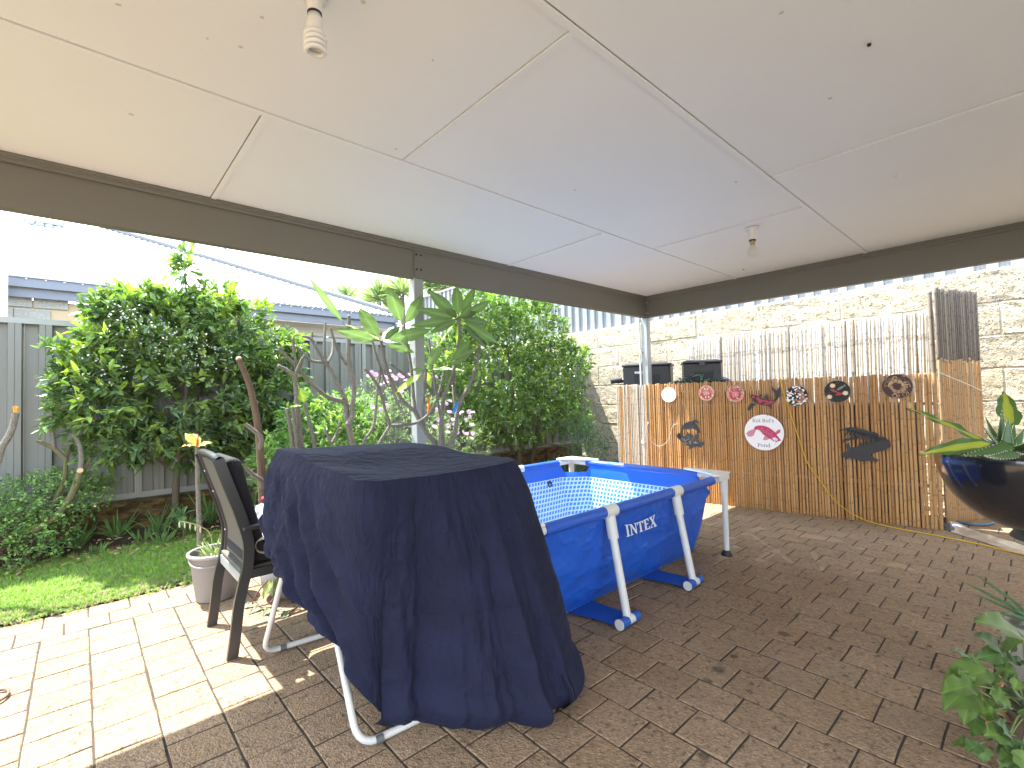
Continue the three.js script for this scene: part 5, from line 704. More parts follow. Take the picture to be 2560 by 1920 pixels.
      out += A * (near * (0.062 * Math.pow(0.5 + 0.5 * r1, 2.2) + 0.012 * Math.pow(0.5 + 0.5 * r2, 2)) + (1 - near) * (0.034 * Math.pow(0.5 + 0.5 * r2, 1.5) + 0.03 * r1)) * (0.55 + 0.9 * hx(f * 3, 0.7)) + (0.012 + 0.012 * left) * r3 * sm(0.02, 0.15, v) + 0.010 * (1 - Math.abs(2 * hx(q * 5 + v * 0.35 * left, v * 0.55 - q * 2) - 1)) * sm(0.05, 0.25, v);
      out += 0.007 * (hf(f * 9, v * 2.2) - 0.5) * sm(0.05, 0.3, v);
      let px = x + nx * out, pz = z + nz * out; pz += left * 0.0 * v; if (f > K1 && f < K2) px += 0.04 * sm(0.2, 1, v) * (f - K1) / (K2 - K1);
      y = Math.max(0.006 + 0.008 * belly * hx(f * 20, 0.3), y + 0.02 * (hx(f * 5, 0.11) - 0.5) * v * left);
      P.push(px, y, pz); U.push(f * 4.6, v * 1.15); } }
  for (let j = 0; j < rows; j++) for (let i = 0; i < n; i++) { const a = j * (n + 1) + i; I.push(a, a + n + 1, a + 1, a + 1, a + n + 1, a + n + 2); }
  // top, as rings that shrink to the middle
  const M = 26, base = P.length / 3;
  for (let j = 0; j <= M; j++) { const s = 1 - j / M; for (let i = 0; i <= n; i++) { const [x, z] = per[i]; const cx = (TX0 + TX1) / 2, cz = (TZ0 + TZ1) / 2, X = cx + (x - cx) * s, Z = cz + (z - cz) * s; const w = 0.010 * (hf((X + Z * 0.35) * 1.1, Z * 0.35) - 0.5) * sm(1, 0.9, s) * (0.4 + sm(-2.1, -2.5, Z)); P.push(X, topY(X, Z) + w + (j ? 0 : 0), Z); U.push(X * 1.2, Z * 1.2); } }
  for (let j = 0; j < M; j++) for (let i = 0; i < n; i++) { const a = base + j * (n + 1) + i; I.push(a, a + 1, a + n + 1, a + 1, a + n + 2, a + n + 1); }
  const wv = fbm(8, 5, 606); const weave = tex(512, (u, v) => { const a = wv(u, v); return 0.5 + 0.5 * a; }, false, [1, 1]);
  const wr = fbm(8, 5, 611); const wrinkle = tex(512, (u, v) => { const a = wr(u, v * 0.5), b = wr(v + 0.37, u * 0.5 + 0.2); return 0.6 * (1 - Math.abs(2 * a - 1)) + 0.4 * (1 - Math.abs(2 * b - 1)); }, false, [1.6, 1.6]);
  const cloth = phy([0.0105, 0.0125, 0.038], 0.88, { specularIntensity: 0.6, sheen: 0.22, sheenRoughness: 0.4, sheenColor: C(0.22, 0.24, 0.38), side: THREE.DoubleSide, bumpMap: wrinkle, bumpScale: 0.015, map: weave });
  const g = geoFrom(P, I, U);
  tag(mesh('table_cover', g, cloth), 'navy blue cloth cover draped over the folding table, its hem on the paving', 'cover');
}

// ---------------------------------------------------------------- chair and what lies on it
{
  const t = thing('sling_chair', 'dark grey outdoor armchair with sling back beside the covered table', 'chair');
  const fr = std([0.042, 0.04, 0.038], 0.36, { metalness: 0.25 }), nSling = lattice(256, 8), sling = std([0.125, 0.115, 0.09], 0.8, { map: tex(256, (u, v) => { const s = nSling(u * 0.05, v), m = nMid(u, v); return s > 0.62 ? 0.25 : 0.7 + 0.4 * m; }, false, [2, 2]), side: THREE.DoubleSide });
  const prof = [[0, 0.598], [0.1, 0.612], [0.279, 0.633], [0.368, 0.652], [0.46, 0.674], [0.588, 0.681], [0.671, 0.664], [0.76, 0.64], [0.887, 0.598], [0.98, 0.567], [1.065, 0.54]];
  const cu = new THREE.CatmullRomCurve3(prof.map(([y, x]) => V(x, y, 0))), N = 34;
  const bar = (z, w, d, y0 = 0, y1 = 1) => { const P = [], I = []; for (let i = 0; i <= N; i++) { const f = y0 + (y1 - y0) * i / N, p = cu.getPointAt(f), tg = cu.getTangentAt(f), nx = tg.y, ny = -tg.x; for (const [a, b] of [[-1, -1], [1, -1], [1, 1], [-1, 1]]) P.push(p.x + nx * a * d / 2, p.y + ny * a * d / 2, z + b * w / 2); if (i) for (let k = 0; k < 4; k++) { const a = 4 * (i - 1) + k, b = 4 * (i - 1) + (k + 1) % 4; I.push(a, b, a + 4, b, b + 4, a + 4); } } I.push(0, 2, 1, 0, 3, 2, 4 * N, 4 * N + 1, 4 * N + 2, 4 * N, 4 * N + 2, 4 * N + 3); return geoFrom(P, I).toNonIndexed(); };
  const flat = g => { g.computeVertexNormals(); return g; };
  for (const z of [-2.928, -3.457]) mesh('back_stile', flat(bar(z, 0.026, 0.052)), fr, t);
  for (const z of [-2.952, -3.433]) mesh('sling_rail', flat(bar(z, 0.022, 0.026, 0.42, 0.985)), std([0.06, 0.05, 0.045], 0.5), t);
  mesh('sling_back', flat(bar(-3.1925, 0.46, 0.004, 0.43, 0.98)), sling, t);
  mesh('top_rail', tube([[0.545, 1.058, -2.92], [0.533, 1.075, -3.05], [0.527, 1.08, -3.19], [0.533, 1.075, -3.33], [0.545, 1.058, -3.465]], 0.021, 20, 10), fr, t);
  for (const z of [-2.928, -3.457]) {
    const leg = mesh('front_leg', merge([rb(0.045, 0.66, 0.026, 0.005, 1.08, 0.33, z)]), fr, t);
    mesh('armrest', (() => { const g = rb(0.5, 0.024, 0.05, 0.009, 0.9, 0.678, z - (z > -3.2 ? -0.004 : 0.004)); return g; })(), fr, t);
    mesh('seat_rail', rb(0.45, 0.05, 0.021, 0.006, 0.875, 0.425, z), fr, t);
    for (const y of [0.43, 0.6, 0.86, 1.0]) { const p = cu.getPointAt(y / 1.12); mesh('bolt', new THREE.SphereGeometry(0.007, 8, 6).translate(p.x - 0.012, p.y, z + (z > -3.2 ? -0.028 : 0.028)), std([0.5, 0.5, 0.48], 0.3, { metalness: 0.8 }), leg); }
  }
  mesh('rear_stretcher', rb(0.024, 0.055, 0.5, 0.005, 0.655, 0.40, -3.1925), std([0.30, 0.31, 0.32], 0.4, { metalness: 0.3 }), t);
  mesh('front_stretcher', rb(0.024, 0.05, 0.5, 0.005, 1.08, 0.42, -3.1925), fr, t);
  mesh('seat_sling', rb(0.45, 0.02, 0.47, 0.006, 0.87, 0.445, -3.1925), sling, t);
  const c = thing('chair_cushion', 'thick black cushion lying over the seat and back of the armchair', 'cushion'); const cm = std([0.022, 0.02, 0.024], 0.9, { bumpMap: softBump, bumpScale: 0.01 });
  const P = rb(0.4, 0.075, 0.46, 0.03, 0.87, 0.50, -3.19); mesh('seat_cushion', P, cm, c);
  { const g = rb(0.07, 0.60, 0.46, 0.028, 0, 0, 0), p = g.attributes.position; const src = new RoundedBoxGeometry(0.07, 0.60, 0.46, 5, 0.028), q = src.attributes.position; for (let i = 0; i < q.count; i++) { const y = q.getY(i) + 0.30, yy = 0.50 + y * 0.93; const f = Math.min(1, Math.max(0, yy / 1.1)); const pt = cu.getPoint(Math.min(1, Math.max(0, (yy - 0) / 1.065))); q.setX(i, q.getX(i) + 0.075 + prof.reduce((a, [py, px], k) => (k + 1 < prof.length && yy >= py && yy <= prof[k + 1][0]) ? px + (prof[k + 1][1] - px) * (yy - py) / (prof[k + 1][0] - py) : a, 0.56)); q.setY(i, yy); q.setZ(i, q.getZ(i) - 3.19); } src.computeVertexNormals(); mesh('back_cushion', src, cm, c); }
  const pipe = std([0.50, 0.44, 0.34], 0.5, { side: THREE.DoubleSide }); const e = V(0.775, 0.53, -2.93), d = V(0.22, 0.035, -0.45).normalize();
  const pp = thing('plastic_pipe', 'short cream plastic pipe lying on the chair cushion, its open end toward us', 'pipe');
  { const l = 0.3, q = new THREE.Quaternion().setFromUnitVectors(V(0, 1, 0), d.clone().negate()); const pts = [[0.038, l / 2], [0.041, l / 2], [0.043, l / 2 - 0.004], [0.043, -l / 2], [0.039, -l / 2], [0.038, l / 2]].map(p => new THREE.Vector2(...p)); const g = new THREE.LatheGeometry(pts, 24); const o = mesh('tube', g, pipe, pp); o.quaternion.copy(q); o.position.copy(e).addScaledVector(d, l / 2); o.position.x -= 0.02; o.position.y += 0.03; }
  // crumpled bag on the seat
  const b = thing('plastic_bag', 'crumpled blue and white bag with a red tip on the chair behind the cover', 'bag'); const hb = fbm(8, 4, 71);
  const blob = (cx, cy, cz, rx, ry, rz, col) => { const g = new THREE.IcosahedronGeometry(1, 5), p = g.attributes.position; for (let i = 0; i < p.count; i++) { const v = V(p.getX(i), p.getY(i), p.getZ(i)); const k = 0.75 + 0.55 * hb(v.x * 0.3 + v.y * 0.2, v.z * 0.3 + v.y * 0.1); p.setXYZ(i, cx + v.x * rx * k, cy + v.y * ry * k, cz + v.z * rz * k); } g.computeVertexNormals(); return mesh('fold', g, std(col, 0.55), b); };
  blob(0.86, 0.62, -3.3, 0.06, 0.1, 0.1, [0.45, 0.48, 0.55]); blob(0.89, 0.56, -3.22, 0.06, 0.09, 0.08, [0.07, 0.12, 0.3]); blob(0.88, 0.70, -3.32, 0.035, 0.045, 0.05, [0.10, 0.10, 0.12]); blob(0.865, 0.745, -3.32, 0.02, 0.02, 0.02, [0.45, 0.02, 0.05]); blob(0.87, 0.54, -3.3, 0.035, 0.06, 0.05, [0.5, 0.38, 0.16]);
}
// ---------------------------------------------------------------- bucket and pots
function bendLeaf(w, l, fold, curl, nx = 4, ny = 9, tipW = 0.75, notch = 0) { // leaf along +y, face +z, base at the origin
  const P = [], I = [], U = [], Cc = [];
  for (let j = 0; j <= ny; j++) { const f = j / ny, prof = Math.pow(Math.sin(Math.PI * Math.min(1, Math.pow(f, tipW) * 0.985 + 0.01)), 0.85) * (f > 0.96 ? 0.9 : 1);
    for (let i = 0; i <= nx; i++) { const s = i / nx * 2 - 1, ww = prof * w / 2; P.push(s * ww, l * (f - notch * Math.abs(s) * (1 - f) * 0.5) , -curl * l * f * f + fold * ww * Math.abs(s) + 0.006 * Math.sin(f * 17 + i * 2) * Math.abs(s)); U.push(i / nx, f); const m = Math.abs(s) < 0.01 ? 1.25 : 1; Cc.push(m, m, m); } }
  for (let j = 0; j < ny; j++) for (let i = 0; i < nx; i++) { const a = j * (nx + 1) + i; I.push(a, a + 1, a + nx + 1, a + 1, a + nx + 2, a + nx + 1); }
  return geoFrom(P, I, U, Cc);
}
const veinTex = tex(256, (u, v) => { const s = Math.abs(u - 0.5) * 2; const vein = Math.abs(((v * 11 - s * 1.6) % 1 + 1) % 1 - 0.5); let g = 0.86 + 0.14 * nMid(u, v); if (vein < 0.05) g *= 1.14; if (s < 0.05) g = 1.25; return [Math.min(1, g * 0.8), Math.min(1, g * 0.8), Math.min(1, g * 0.75)]; }, false);
function placeLeaf(parent, base, tip, w, col, o = {}) {
  const d = tip.clone().sub(base), l = d.length(); d.normalize(); const face = (o.face || camera.position.clone().sub(base)).clone(); face.addScaledVector(rdir(), o.wob ?? 0.35); const zx = face.addScaledVector(d, -face.dot(d)).normalize(), xx = V(0, 0, 0).crossVectors(d, zx);
  const m = mesh('leaf', bendLeaf(w, l, o.fold ?? rr(0.1, 0.3), o.curl ?? rr(-0.05, 0.12), 4, 9, o.tipW ?? 0.8), new THREE.MeshPhysicalMaterial({ color: C(...col.map(c => Math.min(0.85, c * (o.gain ?? 1.6)))), map: veinTex, vertexColors: true, roughness: o.rough ?? 0.9, transmission: o.trans ?? 0.4, thickness: 0, side: THREE.DoubleSide, clearcoat: o.coat ?? 0.25, clearcoatRoughness: 0.35 }), parent);
  m.matrixAutoUpdate = true; m.quaternion.setFromRotationMatrix(new THREE.Matrix4().makeBasis(xx, d, zx)); m.position.copy(base); return m;
}
{
  const b = thing('bucket', 'grey plastic bucket used as a planter behind the chair', 'bucket', [0.715, 0, -3.95]); const bm = std([0.18, 0.165, 0.15], 0.6), R = 0.165, HH = 0.325;
  mesh('body', new THREE.LatheGeometry([[0.001, 0.0], [0.122, 0], [0.126, 0.01], [R, HH], [R - 0.006, HH], [0.12, 0.012], [0.001, 0.012]].map(p => new THREE.Vector2(...p)), 36), bm, b);
  mesh('rim', new THREE.TorusGeometry(R + 0.004, 0.011, 10, 40).rotateX(Math.PI / 2).scale(1, 1.2, 1).translate(0, HH - 0.006, 0), std([0.27, 0.255, 0.24], 0.55), b);
  mesh('soil', new THREE.CircleGeometry(R - 0.012, 24).rotateX(-Math.PI / 2).translate(0, HH - 0.035, 0), soilMat, b);
  mesh('handle', tube([[-0.17, HH - 0.02, 0.03], [-0.165, HH - 0.045, 0.07], [-0.13, HH - 0.06, 0.14], [0, HH - 0.06, 0.185], [0.13, HH - 0.05, 0.14], [0.17, HH - 0.02, 0.03]], 0.005, 30, 6), std([0.25, 0.24, 0.225], 0.6), b);
  const w = thing('bucket_plant', 'small grassy plant with a hanging seed stalk growing in the grey bucket', 'plant', [0.68, HH - 0.035, -3.92]); const L = [];
  for (let i = 0; i < 30; i++) { const a = rr(0, 6.28); L.push([V(rr(-0.06, 0.06), 0, rr(-0.06, 0.06)), V(Math.cos(a) * 0.5, 1, Math.sin(a) * 0.5), V(Math.cos(a), 0, Math.sin(a)), rr(0.1, 0.22), 0.012, vary([0.12, 0.17, 0.05]), 0.3, rr(0.1, 0.5)]); }
  mesh('leaf_blades', leafSoup(L), leafMat({ clearcoat: 0.1 }), w);
  mesh('seed_stalk', tube([[0, 0.02, 0.02], [-0.02, 0.18, 0.06], [-0.1, 0.26, 0.1], [-0.2, 0.31, 0.12]], 0.003, 16, 5), std([0.35, 0.33, 0.16], 0.8), w);
  const S = []; for (const [x, y, z] of [[-0.2, 0.31, 0.12], [-0.17, 0.3, 0.115], [-0.14, 0.285, 0.11], [-0.11, 0.268, 0.104], [-0.08, 0.245, 0.09]]) S.push(new THREE.SphereGeometry(0.006, 6, 5).scale(0.8, 3.4, 0.8).translate(x, y - 0.024, z)); mesh('seed_pod', merge(S), std([0.5, 0.48, 0.3], 0.8), w);
  const p = thing('grey_pot', 'squat grey pot in the shade behind the table legs', 'pot', [1.12, 0, -3.62]);
  mesh('body', new THREE.LatheGeometry([[0.001, 0], [0.12, 0], [0.19, 0.08], [0.205, 0.16], [0.19, 0.24], [0.175, 0.27], [0.16, 0.25], [0.15, 0.22], [0.001, 0.22]].map(q => new THREE.Vector2(...q)), 36), std([0.27, 0.26, 0.245], 0.6, { map: grainTex }), p);
  const v = thing('trailing_plant', 'trailing plant with long blotched leaves spilling over the grey pot onto the paving', 'plant');
  mesh('stem', merge([[[1.05, 0.25, -3.5], [0.98, 0.2, -3.42], [0.93, 0.06, -3.42], [0.87, 0.02, -3.5]], [[1.08, 0.25, -3.48], [1.03, 0.14, -3.38], [1.06, 0.03, -3.3], [0.98, 0.02, -3.25]], [[1.1, 0.24, -3.46], [1.15, 0.12, -3.36], [1.12, 0.02, -3.28], [1.2, 0.02, -3.2]], [[1.0, 0.22, -3.5], [0.9, 0.12, -3.55], [0.85, 0.02, -3.58]]].map(q => tube(q, 0.005, 14, 5))), std([0.16, 0.06, 0.05], 0.8), v);
  for (const [x, y, z, tx, ty, tz, w2, c] of [[0.98, 0.22, -3.42, 0.93, 0.05, -3.36, 0.055, [0.11, 0.15, 0.03]], [1.02, 0.26, -3.42, 1.0, 0.1, -3.34, 0.05, [0.22, 0.24, 0.04]], [1.05, 0.3, -3.4, 1.1, 0.16, -3.32, 0.05, [0.08, 0.14, 0.03]], [0.95, 0.18, -3.48, 0.88, 0.08, -3.45, 0.05, [0.18, 0.22, 0.05]], [0.9, 0.02, -3.5, 0.8, 0.012, -3.46, 0.045, [0.10, 0.14, 0.07]], [0.93, 0.02, -3.42, 0.86, 0.012, -3.36, 0.045, [0.12, 0.16, 0.08]], [1.0, 0.02, -3.28, 0.93, 0.012, -3.24, 0.05, [0.09, 0.14, 0.06]], [1.1, 0.02, -3.28, 1.16, 0.012, -3.2, 0.05, [0.08, 0.13, 0.05]], [0.86, 0.02, -3.57, 0.78, 0.012, -3.6, 0.045, [0.13, 0.16, 0.09]], [1.12, 0.28, -3.42, 1.2, 0.15, -3.36, 0.05, [0.07, 0.12, 0.03]], [1.0, 0.24, -3.46, 0.94, 0.3, -3.4, 0.05, [0.12, 0.18, 0.03]]]) placeLeaf(v, V(x, y, z), V(tx, ty, tz), w2, c, { face: V(-0.4, 1, 0.8), wob: 0.3 });
}

// ---------------------------------------------------------------- frangipani
const Z3 = zoom(700, 640, 600 / 1991);
function frangipani(label, mat, zp, branches, heads, par) {
  const t = thing('frangipani', label, 'frangipani tree'); const B = [];
  branches.forEach(([r0, r1, pts, z0 = 0, z1 = 0]) => { const n = pts.length; const w = pts.map(([x, y], i) => Z3(x, y, 'z', zp + z0 + (z1 - z0) * i / (n - 1)));
    r0 *= 0.84; r1 *= 0.84; const g = tube(w, r0, Math.max(10, n * 6), 8, r1), tip = w[n - 1]; B.push(g, new THREE.SphereGeometry(r1 * 1.04, 8, 6).translate(tip.x, tip.y, tip.z)); });
  for (const g of B) mesh('branch', g, mat, t);
  for (const [bx0, by0, dz, leaves] of heads) { const b = Z3(bx0, by0, 'z', zp + dz); for (const [tx, ty, w, kind, tz = 0] of leaves) { const tip = Z3(tx, ty, 'z', zp + dz + tz), d = tip.clone().sub(b), l = d.length(); const st = b.clone().addScaledVector(d, 0.14);
      mesh('leaf_stalk', rod(b.toArray(), st.toArray(), 0.0028, 5), barkGreen, t);
      placeLeaf(t, st, tip, w * 0.88, kind === 'y' ? [0.20, 0.30, 0.018] : kind === 'd' ? [0.05, 0.085, 0.03] : [0.095, 0.16, 0.045], { face: kind === 'y' ? V(-0.15, 1, 0.3) : undefined, wob: 0.3, trans: 0.45, coat: 0.4, tipW: 0.9, gain: 2.2 }); } }  // 'y' leaves: the yellow of backlit leaves is put into the base colour
  return t;
}
frangipani('leafy frangipani with long green leaves, its branches crossing in front of the middle post', barkGrey, -3.38, [
  [0.027, 0.021, [[1312, 1690], [1305, 1600], [1190, 1430], [1120, 1290]], 0.05, 0], [0.02, 0.013, [[1120, 1290], [1010, 1190], [930, 1050], [870, 880], [840, 712]]], [0.018, 0.012, [[1120, 1290], [1105, 1130], [1085, 900], [1045, 680], [1025, 590]], 0, -0.1],
  [0.025, 0.013, [[1325, 1690], [1335, 1500], [1360, 1170], [1420, 1020], [1460, 830], [1490, 640], [1483, 510]], 0.1, 0.05], [0.024, 0.016, [[1380, 1690], [1395, 1600], [1450, 1480], [1470, 1300], [1500, 1200], [1590, 1030], [1640, 850], [1655, 750]], 0.12, 0.15], [0.016, 0.012, [[1470, 1300], [1442, 1150], [1450, 920], [1470, 800]], 0.12, 0],
  [0.017, 0.014, [[760, 1690], [820, 1560], [912, 1408]], 0.05, 0.1], [0.014, 0.012, [[912, 1408], [860, 1230], [812, 1080], [760, 1000], [708, 940]], 0.1, 0.05], [0.011, 0.011, [[812, 1080], [828, 1000], [826, 930]], 0.08, 0.05], [0.015, 0.012, [[912, 1408], [1030, 1400], [1150, 1375], [1250, 1290], [1320, 1130], [1360, 960]], 0.1, 0.15],
  [0.018, 0.012, [[1195, 1420], [1185, 1290], [1200, 1100], [1215, 945]], 0, 0.12], [0.013, 0.011, [[930, 1050], [900, 1080], [800, 830], [770, 720]], 0, -0.1], [0.014, 0.011, [[1360, 1690], [1352, 1470], [1320, 1280], [1270, 960], [1235, 690]], -0.1, -0.2], [0.012, 0.011, [[1050, 1000], [1000, 960], [920, 895]], -0.1, -0.1], [0.013, 0.011, [[1010, 1300], [960, 1180], [900, 980], [860, 860]], -0.3, -0.35],
], [
  [840, 712, 0, [[655, 425, 0.13, 'g', -0.08], [472, 612, 0.105, 'g', 0.08], [1252, 612, 0.12, 'g', 0.14], [1118, 800, 0.075, 'g', 0.1], [1000, 585, 0.07, 'd', -0.1], [940, 575, 0.085, 'y', -0.2], [715, 610, 0.07, 'y', -0.22], [545, 560, 0.06, 'y', -0.2]]],
  [1022, 590, -0.1, [[900, 255, 0.14, 'g', 0.02], [1182, 325, 0.11, 'g', 0.08], [965, 560, 0.06, 'y', -0.2], [1050, 760, 0.06, 'g', 0.05]]],
  [1484, 520, 0.05, [[1232, 285, 0.115, 'g', 0.1], [1462, 248, 0.12, 'g', -0.02], [1625, 248, 0.09, 'g', -0.1], [1145, 442, 0.095, 'g', 0.1], [1105, 578, 0.09, 'g', 0.14], [1245, 640, 0.08, 'g', 0.16], [1752, 370, 0.085, 'g', 0.05], [1735, 555, 0.085, 'd', -0.05], [1815, 725, 0.10, 'g', 0.08], [1328, 738, 0.10, 'y', -0.22], [1625, 655, 0.09, 'y', -0.25], [1462, 755, 0.055, 'y', -0.2], [1270, 545, 0.07, 'y', -0.22], [1590, 410, 0.08, 'g', 0.1], [1365, 430, 0.075, 'd', 0.02], [1630, 460, 0.07, 'd', 0.1], [1405, 520, 0.05, 'y', -0.2], [1725, 780, 0.06, 'd', 0.1]]],
  [1655, 760, 0.15, [[1410, 868, 0.055, 'g', 0.15]]], [1600, 815, 0.12, [[1415, 900, 0.05, 'g', 0.1]]], [1600, 680, 0.1, [[1430, 860, 0.08, 'g', 0.12]]],
  [1215, 945, 0.12, [[1322, 750, 0.09, 'g', 0.05], [1538, 928, 0.105, 'y', -0.18], [948, 1140, 0.075, 'y', -0.1], [1250, 1088, 0.055, 'y', -0.18], [1085, 940, 0.03, 'g', 0.05], [1240, 900, 0.08, 'g', 0.03]]],
]);
frangipani('bare branched frangipani left of the middle post, behind the covered table', barkGrey, -4.15, [
  [0.034, 0.03, [[615, 1720], [600, 1550], [562, 1380], [545, 1210]]], [0.03, 0.02, [[562, 1400], [600, 1320], [598, 1240], [612, 1130], [600, 1000], [570, 850], [570, 680], [571, 505]], 0.03, 0.05], [0.024, 0.016, [[545, 1210], [400, 1170], [250, 1050], [150, 935], [70, 850], [-5, 765]], 0, 0.15],
  [0.024, 0.017, [[548, 1195], [500, 1110], [430, 960], [375, 880], [300, 760], [260, 688]]], [0.015, 0.013, [[260, 688], [225, 672], [190, 668]]], [0.013, 0.012, [[260, 688], [266, 660], [268, 636]]], [0.016, 0.013, [[378, 885], [260, 868], [185, 810], [138, 755]], 0, 0.1], [0.017, 0.013, [[378, 885], [368, 730], [375, 555]], 0, -0.05], [0.016, 0.013, [[395, 885], [435, 800], [440, 690]], 0, -0.1], [0.016, 0.013, [[555, 905], [480, 780], [420, 605]]],
  [0.015, 0.012, [[150, 935], [122, 830], [106, 690]], 0.1, 0.1], [0.012, 0.012, [[155, 940], [178, 890], [198, 830]], 0.1, 0.12],
], [[560, 600, 0.05, [[235, 172, 0.075, 'g', 0.1]]]]);
{ // yellow leaf and stub at the tip of the vertical limb share the bare tree's look: built on the left stems
  frangipani('group of thin upright frangipani stems with one bright leaf, left of the bare frangipani', barkGrey, -4.0, [
    [0.028, 0.018, [[190, 1720], [172, 1560], [150, 1300], [130, 1080], [120, 1005], [60, 950], [-8, 915]]], [0.018, 0.015, [[122, 1010], [150, 930], [185, 850]], 0, 0.05], [0.02, 0.018, [[125, 1720], [105, 1560], [60, 1275]]], [0.018, 0.016, [[150, 1720], [140, 1560], [105, 1255]], 0.04, 0.04], [0.019, 0.017, [[300, 1720], [275, 1520], [210, 1235]], 0.05, 0.05], [0.016, 0.012, [[440, 1720], [430, 1550], [380, 1470], [370, 1415]], 0.05, 0], [0.015, 0.012, [[430, 1550], [475, 1460], [492, 1380]], 0.05, 0], [0.018, 0.013, [[680, 1720], [690, 1550], [770, 1420], [800, 1200], [810, 1070]], 0, 0],
  ], [[206, 1235, 0.05, [[165, 1095, 0.085, 'y', -0.05], [78, 1248, 0.03, 'y', 0.05]]]]);
  const ZC = zoom(460, 1060, 300 / 995), Z1 = zoom(0, 480, 860 / 2212), GL = zoom(0, 980, 500 / 1885);
  const t = thing('frangipani', 'thick reddish cut frangipani stem between the chair and the covered table', 'frangipani tree'); const red = std([0.25, 0.165, 0.105], 0.85, { map: grainTex, bumpMap: bumpTex, bumpScale: 0.01 });
  const pl = (pts, z) => pts.map(([x, y]) => Z1(x, y, 'z', z));
  mesh('branch', tube([...pl([[1536, 1076], [1600, 1230], [1650, 1450], [1672, 1650]], -3.95), V(1.02, 0.6, -3.95), V(1.05, 0.0, -3.95)], 0.02, 40, 10, 0.036), red, t); mesh('branch', tube([V(1.0, 1.0, -3.95), ...[[640, 120], [560, 40], [505, 0]].map(([x, y]) => ZC(x, y, 'z', -3.9))], 0.02, 14, 8, 0.014), barkGrey, t);
  mesh('branch', tube([V(1.02, 0.72, -3.95), ...[[640, 470], [560, 410], [500, 348]].map(([x, y]) => ZC(x, y, 'z', -3.85))], 0.024, 14, 8, 0.012), barkGrey, t); mesh('cut_tip', new THREE.SphereGeometry(0.021, 8, 6).translate(...Z1(1536, 1074, 'z', -3.95).toArray()), std([0.45, 0.33, 0.2], 0.9), t);
  const y = thing('frangipani', 'short frangipani cutting with three yellow leaves standing behind the chair top', 'frangipani tree'); const b = ZC(108, 185, 'z', -4.2);
  mesh('branch', tube([V(b.x + 0.02, 0, b.z), V(b.x + 0.01, 0.5, b.z), V(b.x, b.y - 0.05, b.z), b.clone()], 0.018, 20, 8, 0.014), barkGrey, y);
  const yl = [0.46, 0.30, 0.012]; for (const [x, yy, w, dz] of [[-12, 165, 0.055, 0.05], [15, 62, 0.075, -0.08], [228, 140, 0.06, 0.05], [75, 60, 0.07, -0.12]]) placeLeaf(y, b, ZC(x, yy, 'z', -4.2 + dz), w, yl, { face: V(-0.3, 1, 0.4), wob: 0.15, trans: 0.5, curl: 0.15 });
  mesh('bud', tube([b, ZC(120, 80, 'z', -4.2)], 0.009, 6, 6, 0.003), std([0.25, 0.08, 0.02], 0.7), y);
  const l = thing('frangipani', 'forked frangipani stem rising from the bed under the citrus tree, left', 'frangipani tree'); const gp = (pts, z) => pts.map(([x, yy]) => GL(x, yy, 'z', z));
  mesh('branch', tube(gp([[315, 1310], [420, 1240], [520, 1180], [650, 1010], [720, 860], [758, 745]], -5.45), 0.026, 30, 9, 0.025), barkGreen, l); mesh('branch', tube(gp([[758, 745], [765, 600], [742, 480], [690, 395]], -5.45), 0.021, 16, 8, 0.014), barkGrey, l); mesh('branch', tube(gp([[765, 750], [820, 680], [850, 620]], -5.47), 0.014, 8, 7, 0.012), barkGreen, l);
  mesh('branch', tube(gp([[430, 1200], [540, 980], [600, 850], [625, 640], [650, 495]], -5.55), 0.021, 24, 8, 0.014), barkGreen, l); mesh('branch', tube(gp([[612, 625], [500, 530], [420, 490], [345, 462]], -5.5), 0.017, 16, 8, 0.014), barkGreen, l); mesh('branch', tube(gp([[505, 535], [498, 440], [488, 372]], -5.5), 0.015, 10, 8, 0.013), barkGrey, l);
  mesh('cut_face', new THREE.CylinderGeometry(0.02, 0.022, 0.012, 14).rotateX(Math.PI / 2 - 0.3).translate(...GL(755, 740, 'z', -5.425).toArray()), std([0.5, 0.36, 0.2], 0.8), l);
  const c = thing('frangipani', 'thick cut frangipani limb with an orange tip at the left edge of the photo', 'frangipani tree');
  mesh('branch', tube([V(-0.62, 0.0, -4.95), V(-0.6, 0.6, -4.95), ...gp([[-20, 650], [15, 520], [70, 440], [120, 330], [150, 200]], -4.95)], 0.028, 40, 9, 0.02), barkGrey, c); mesh('cut_tip', merge(Array.from({ length: 7 }, () => { const p = GL(150 + rr(-14, 14), 195, 'z', -4.95); return rod([p.x, p.y, p.z], [p.x + rr(-0.008, 0.008), p.y + rr(0.02, 0.05), p.z + rr(-0.01, 0.01)], 0.006, 5); })), std([0.62, 0.3, 0.04], 0.8), c);
  const tag1 = mesh('blue_ribbon', geoFrom([...Z3(1462, 1205, 'z', -3.15).toArray(), ...Z3(1485, 1220, 'z', -3.15).toArray(), ...Z3(1460, 1290, 'z', -3.13).toArray(), ...Z3(1415, 1310, 'z', -3.16).toArray()], [0, 3, 1, 1, 3, 2]), std([0.03, 0.2, 0.5], 0.7, { side: THREE.DoubleSide })); tag(tag1, 'blue ribbon tied to a frangipani branch right of the middle post', 'ribbon');
  tag(mesh('orange_flower_spike', merge([0, 1, 2].map(k => { const a = Z3(1232 + k * 6, 1300 - k * 20, 'z', -3.7), e = Z3(1240 - k * 8, 1160 + k * 20, 'z', -3.7); return tube([a, e], 0.014 - k * 0.003, 6, 6, 0.003); })), std([0.7, 0.16, 0.02], 0.7)), 'orange flower spike standing just right of the middle post', 'flower');
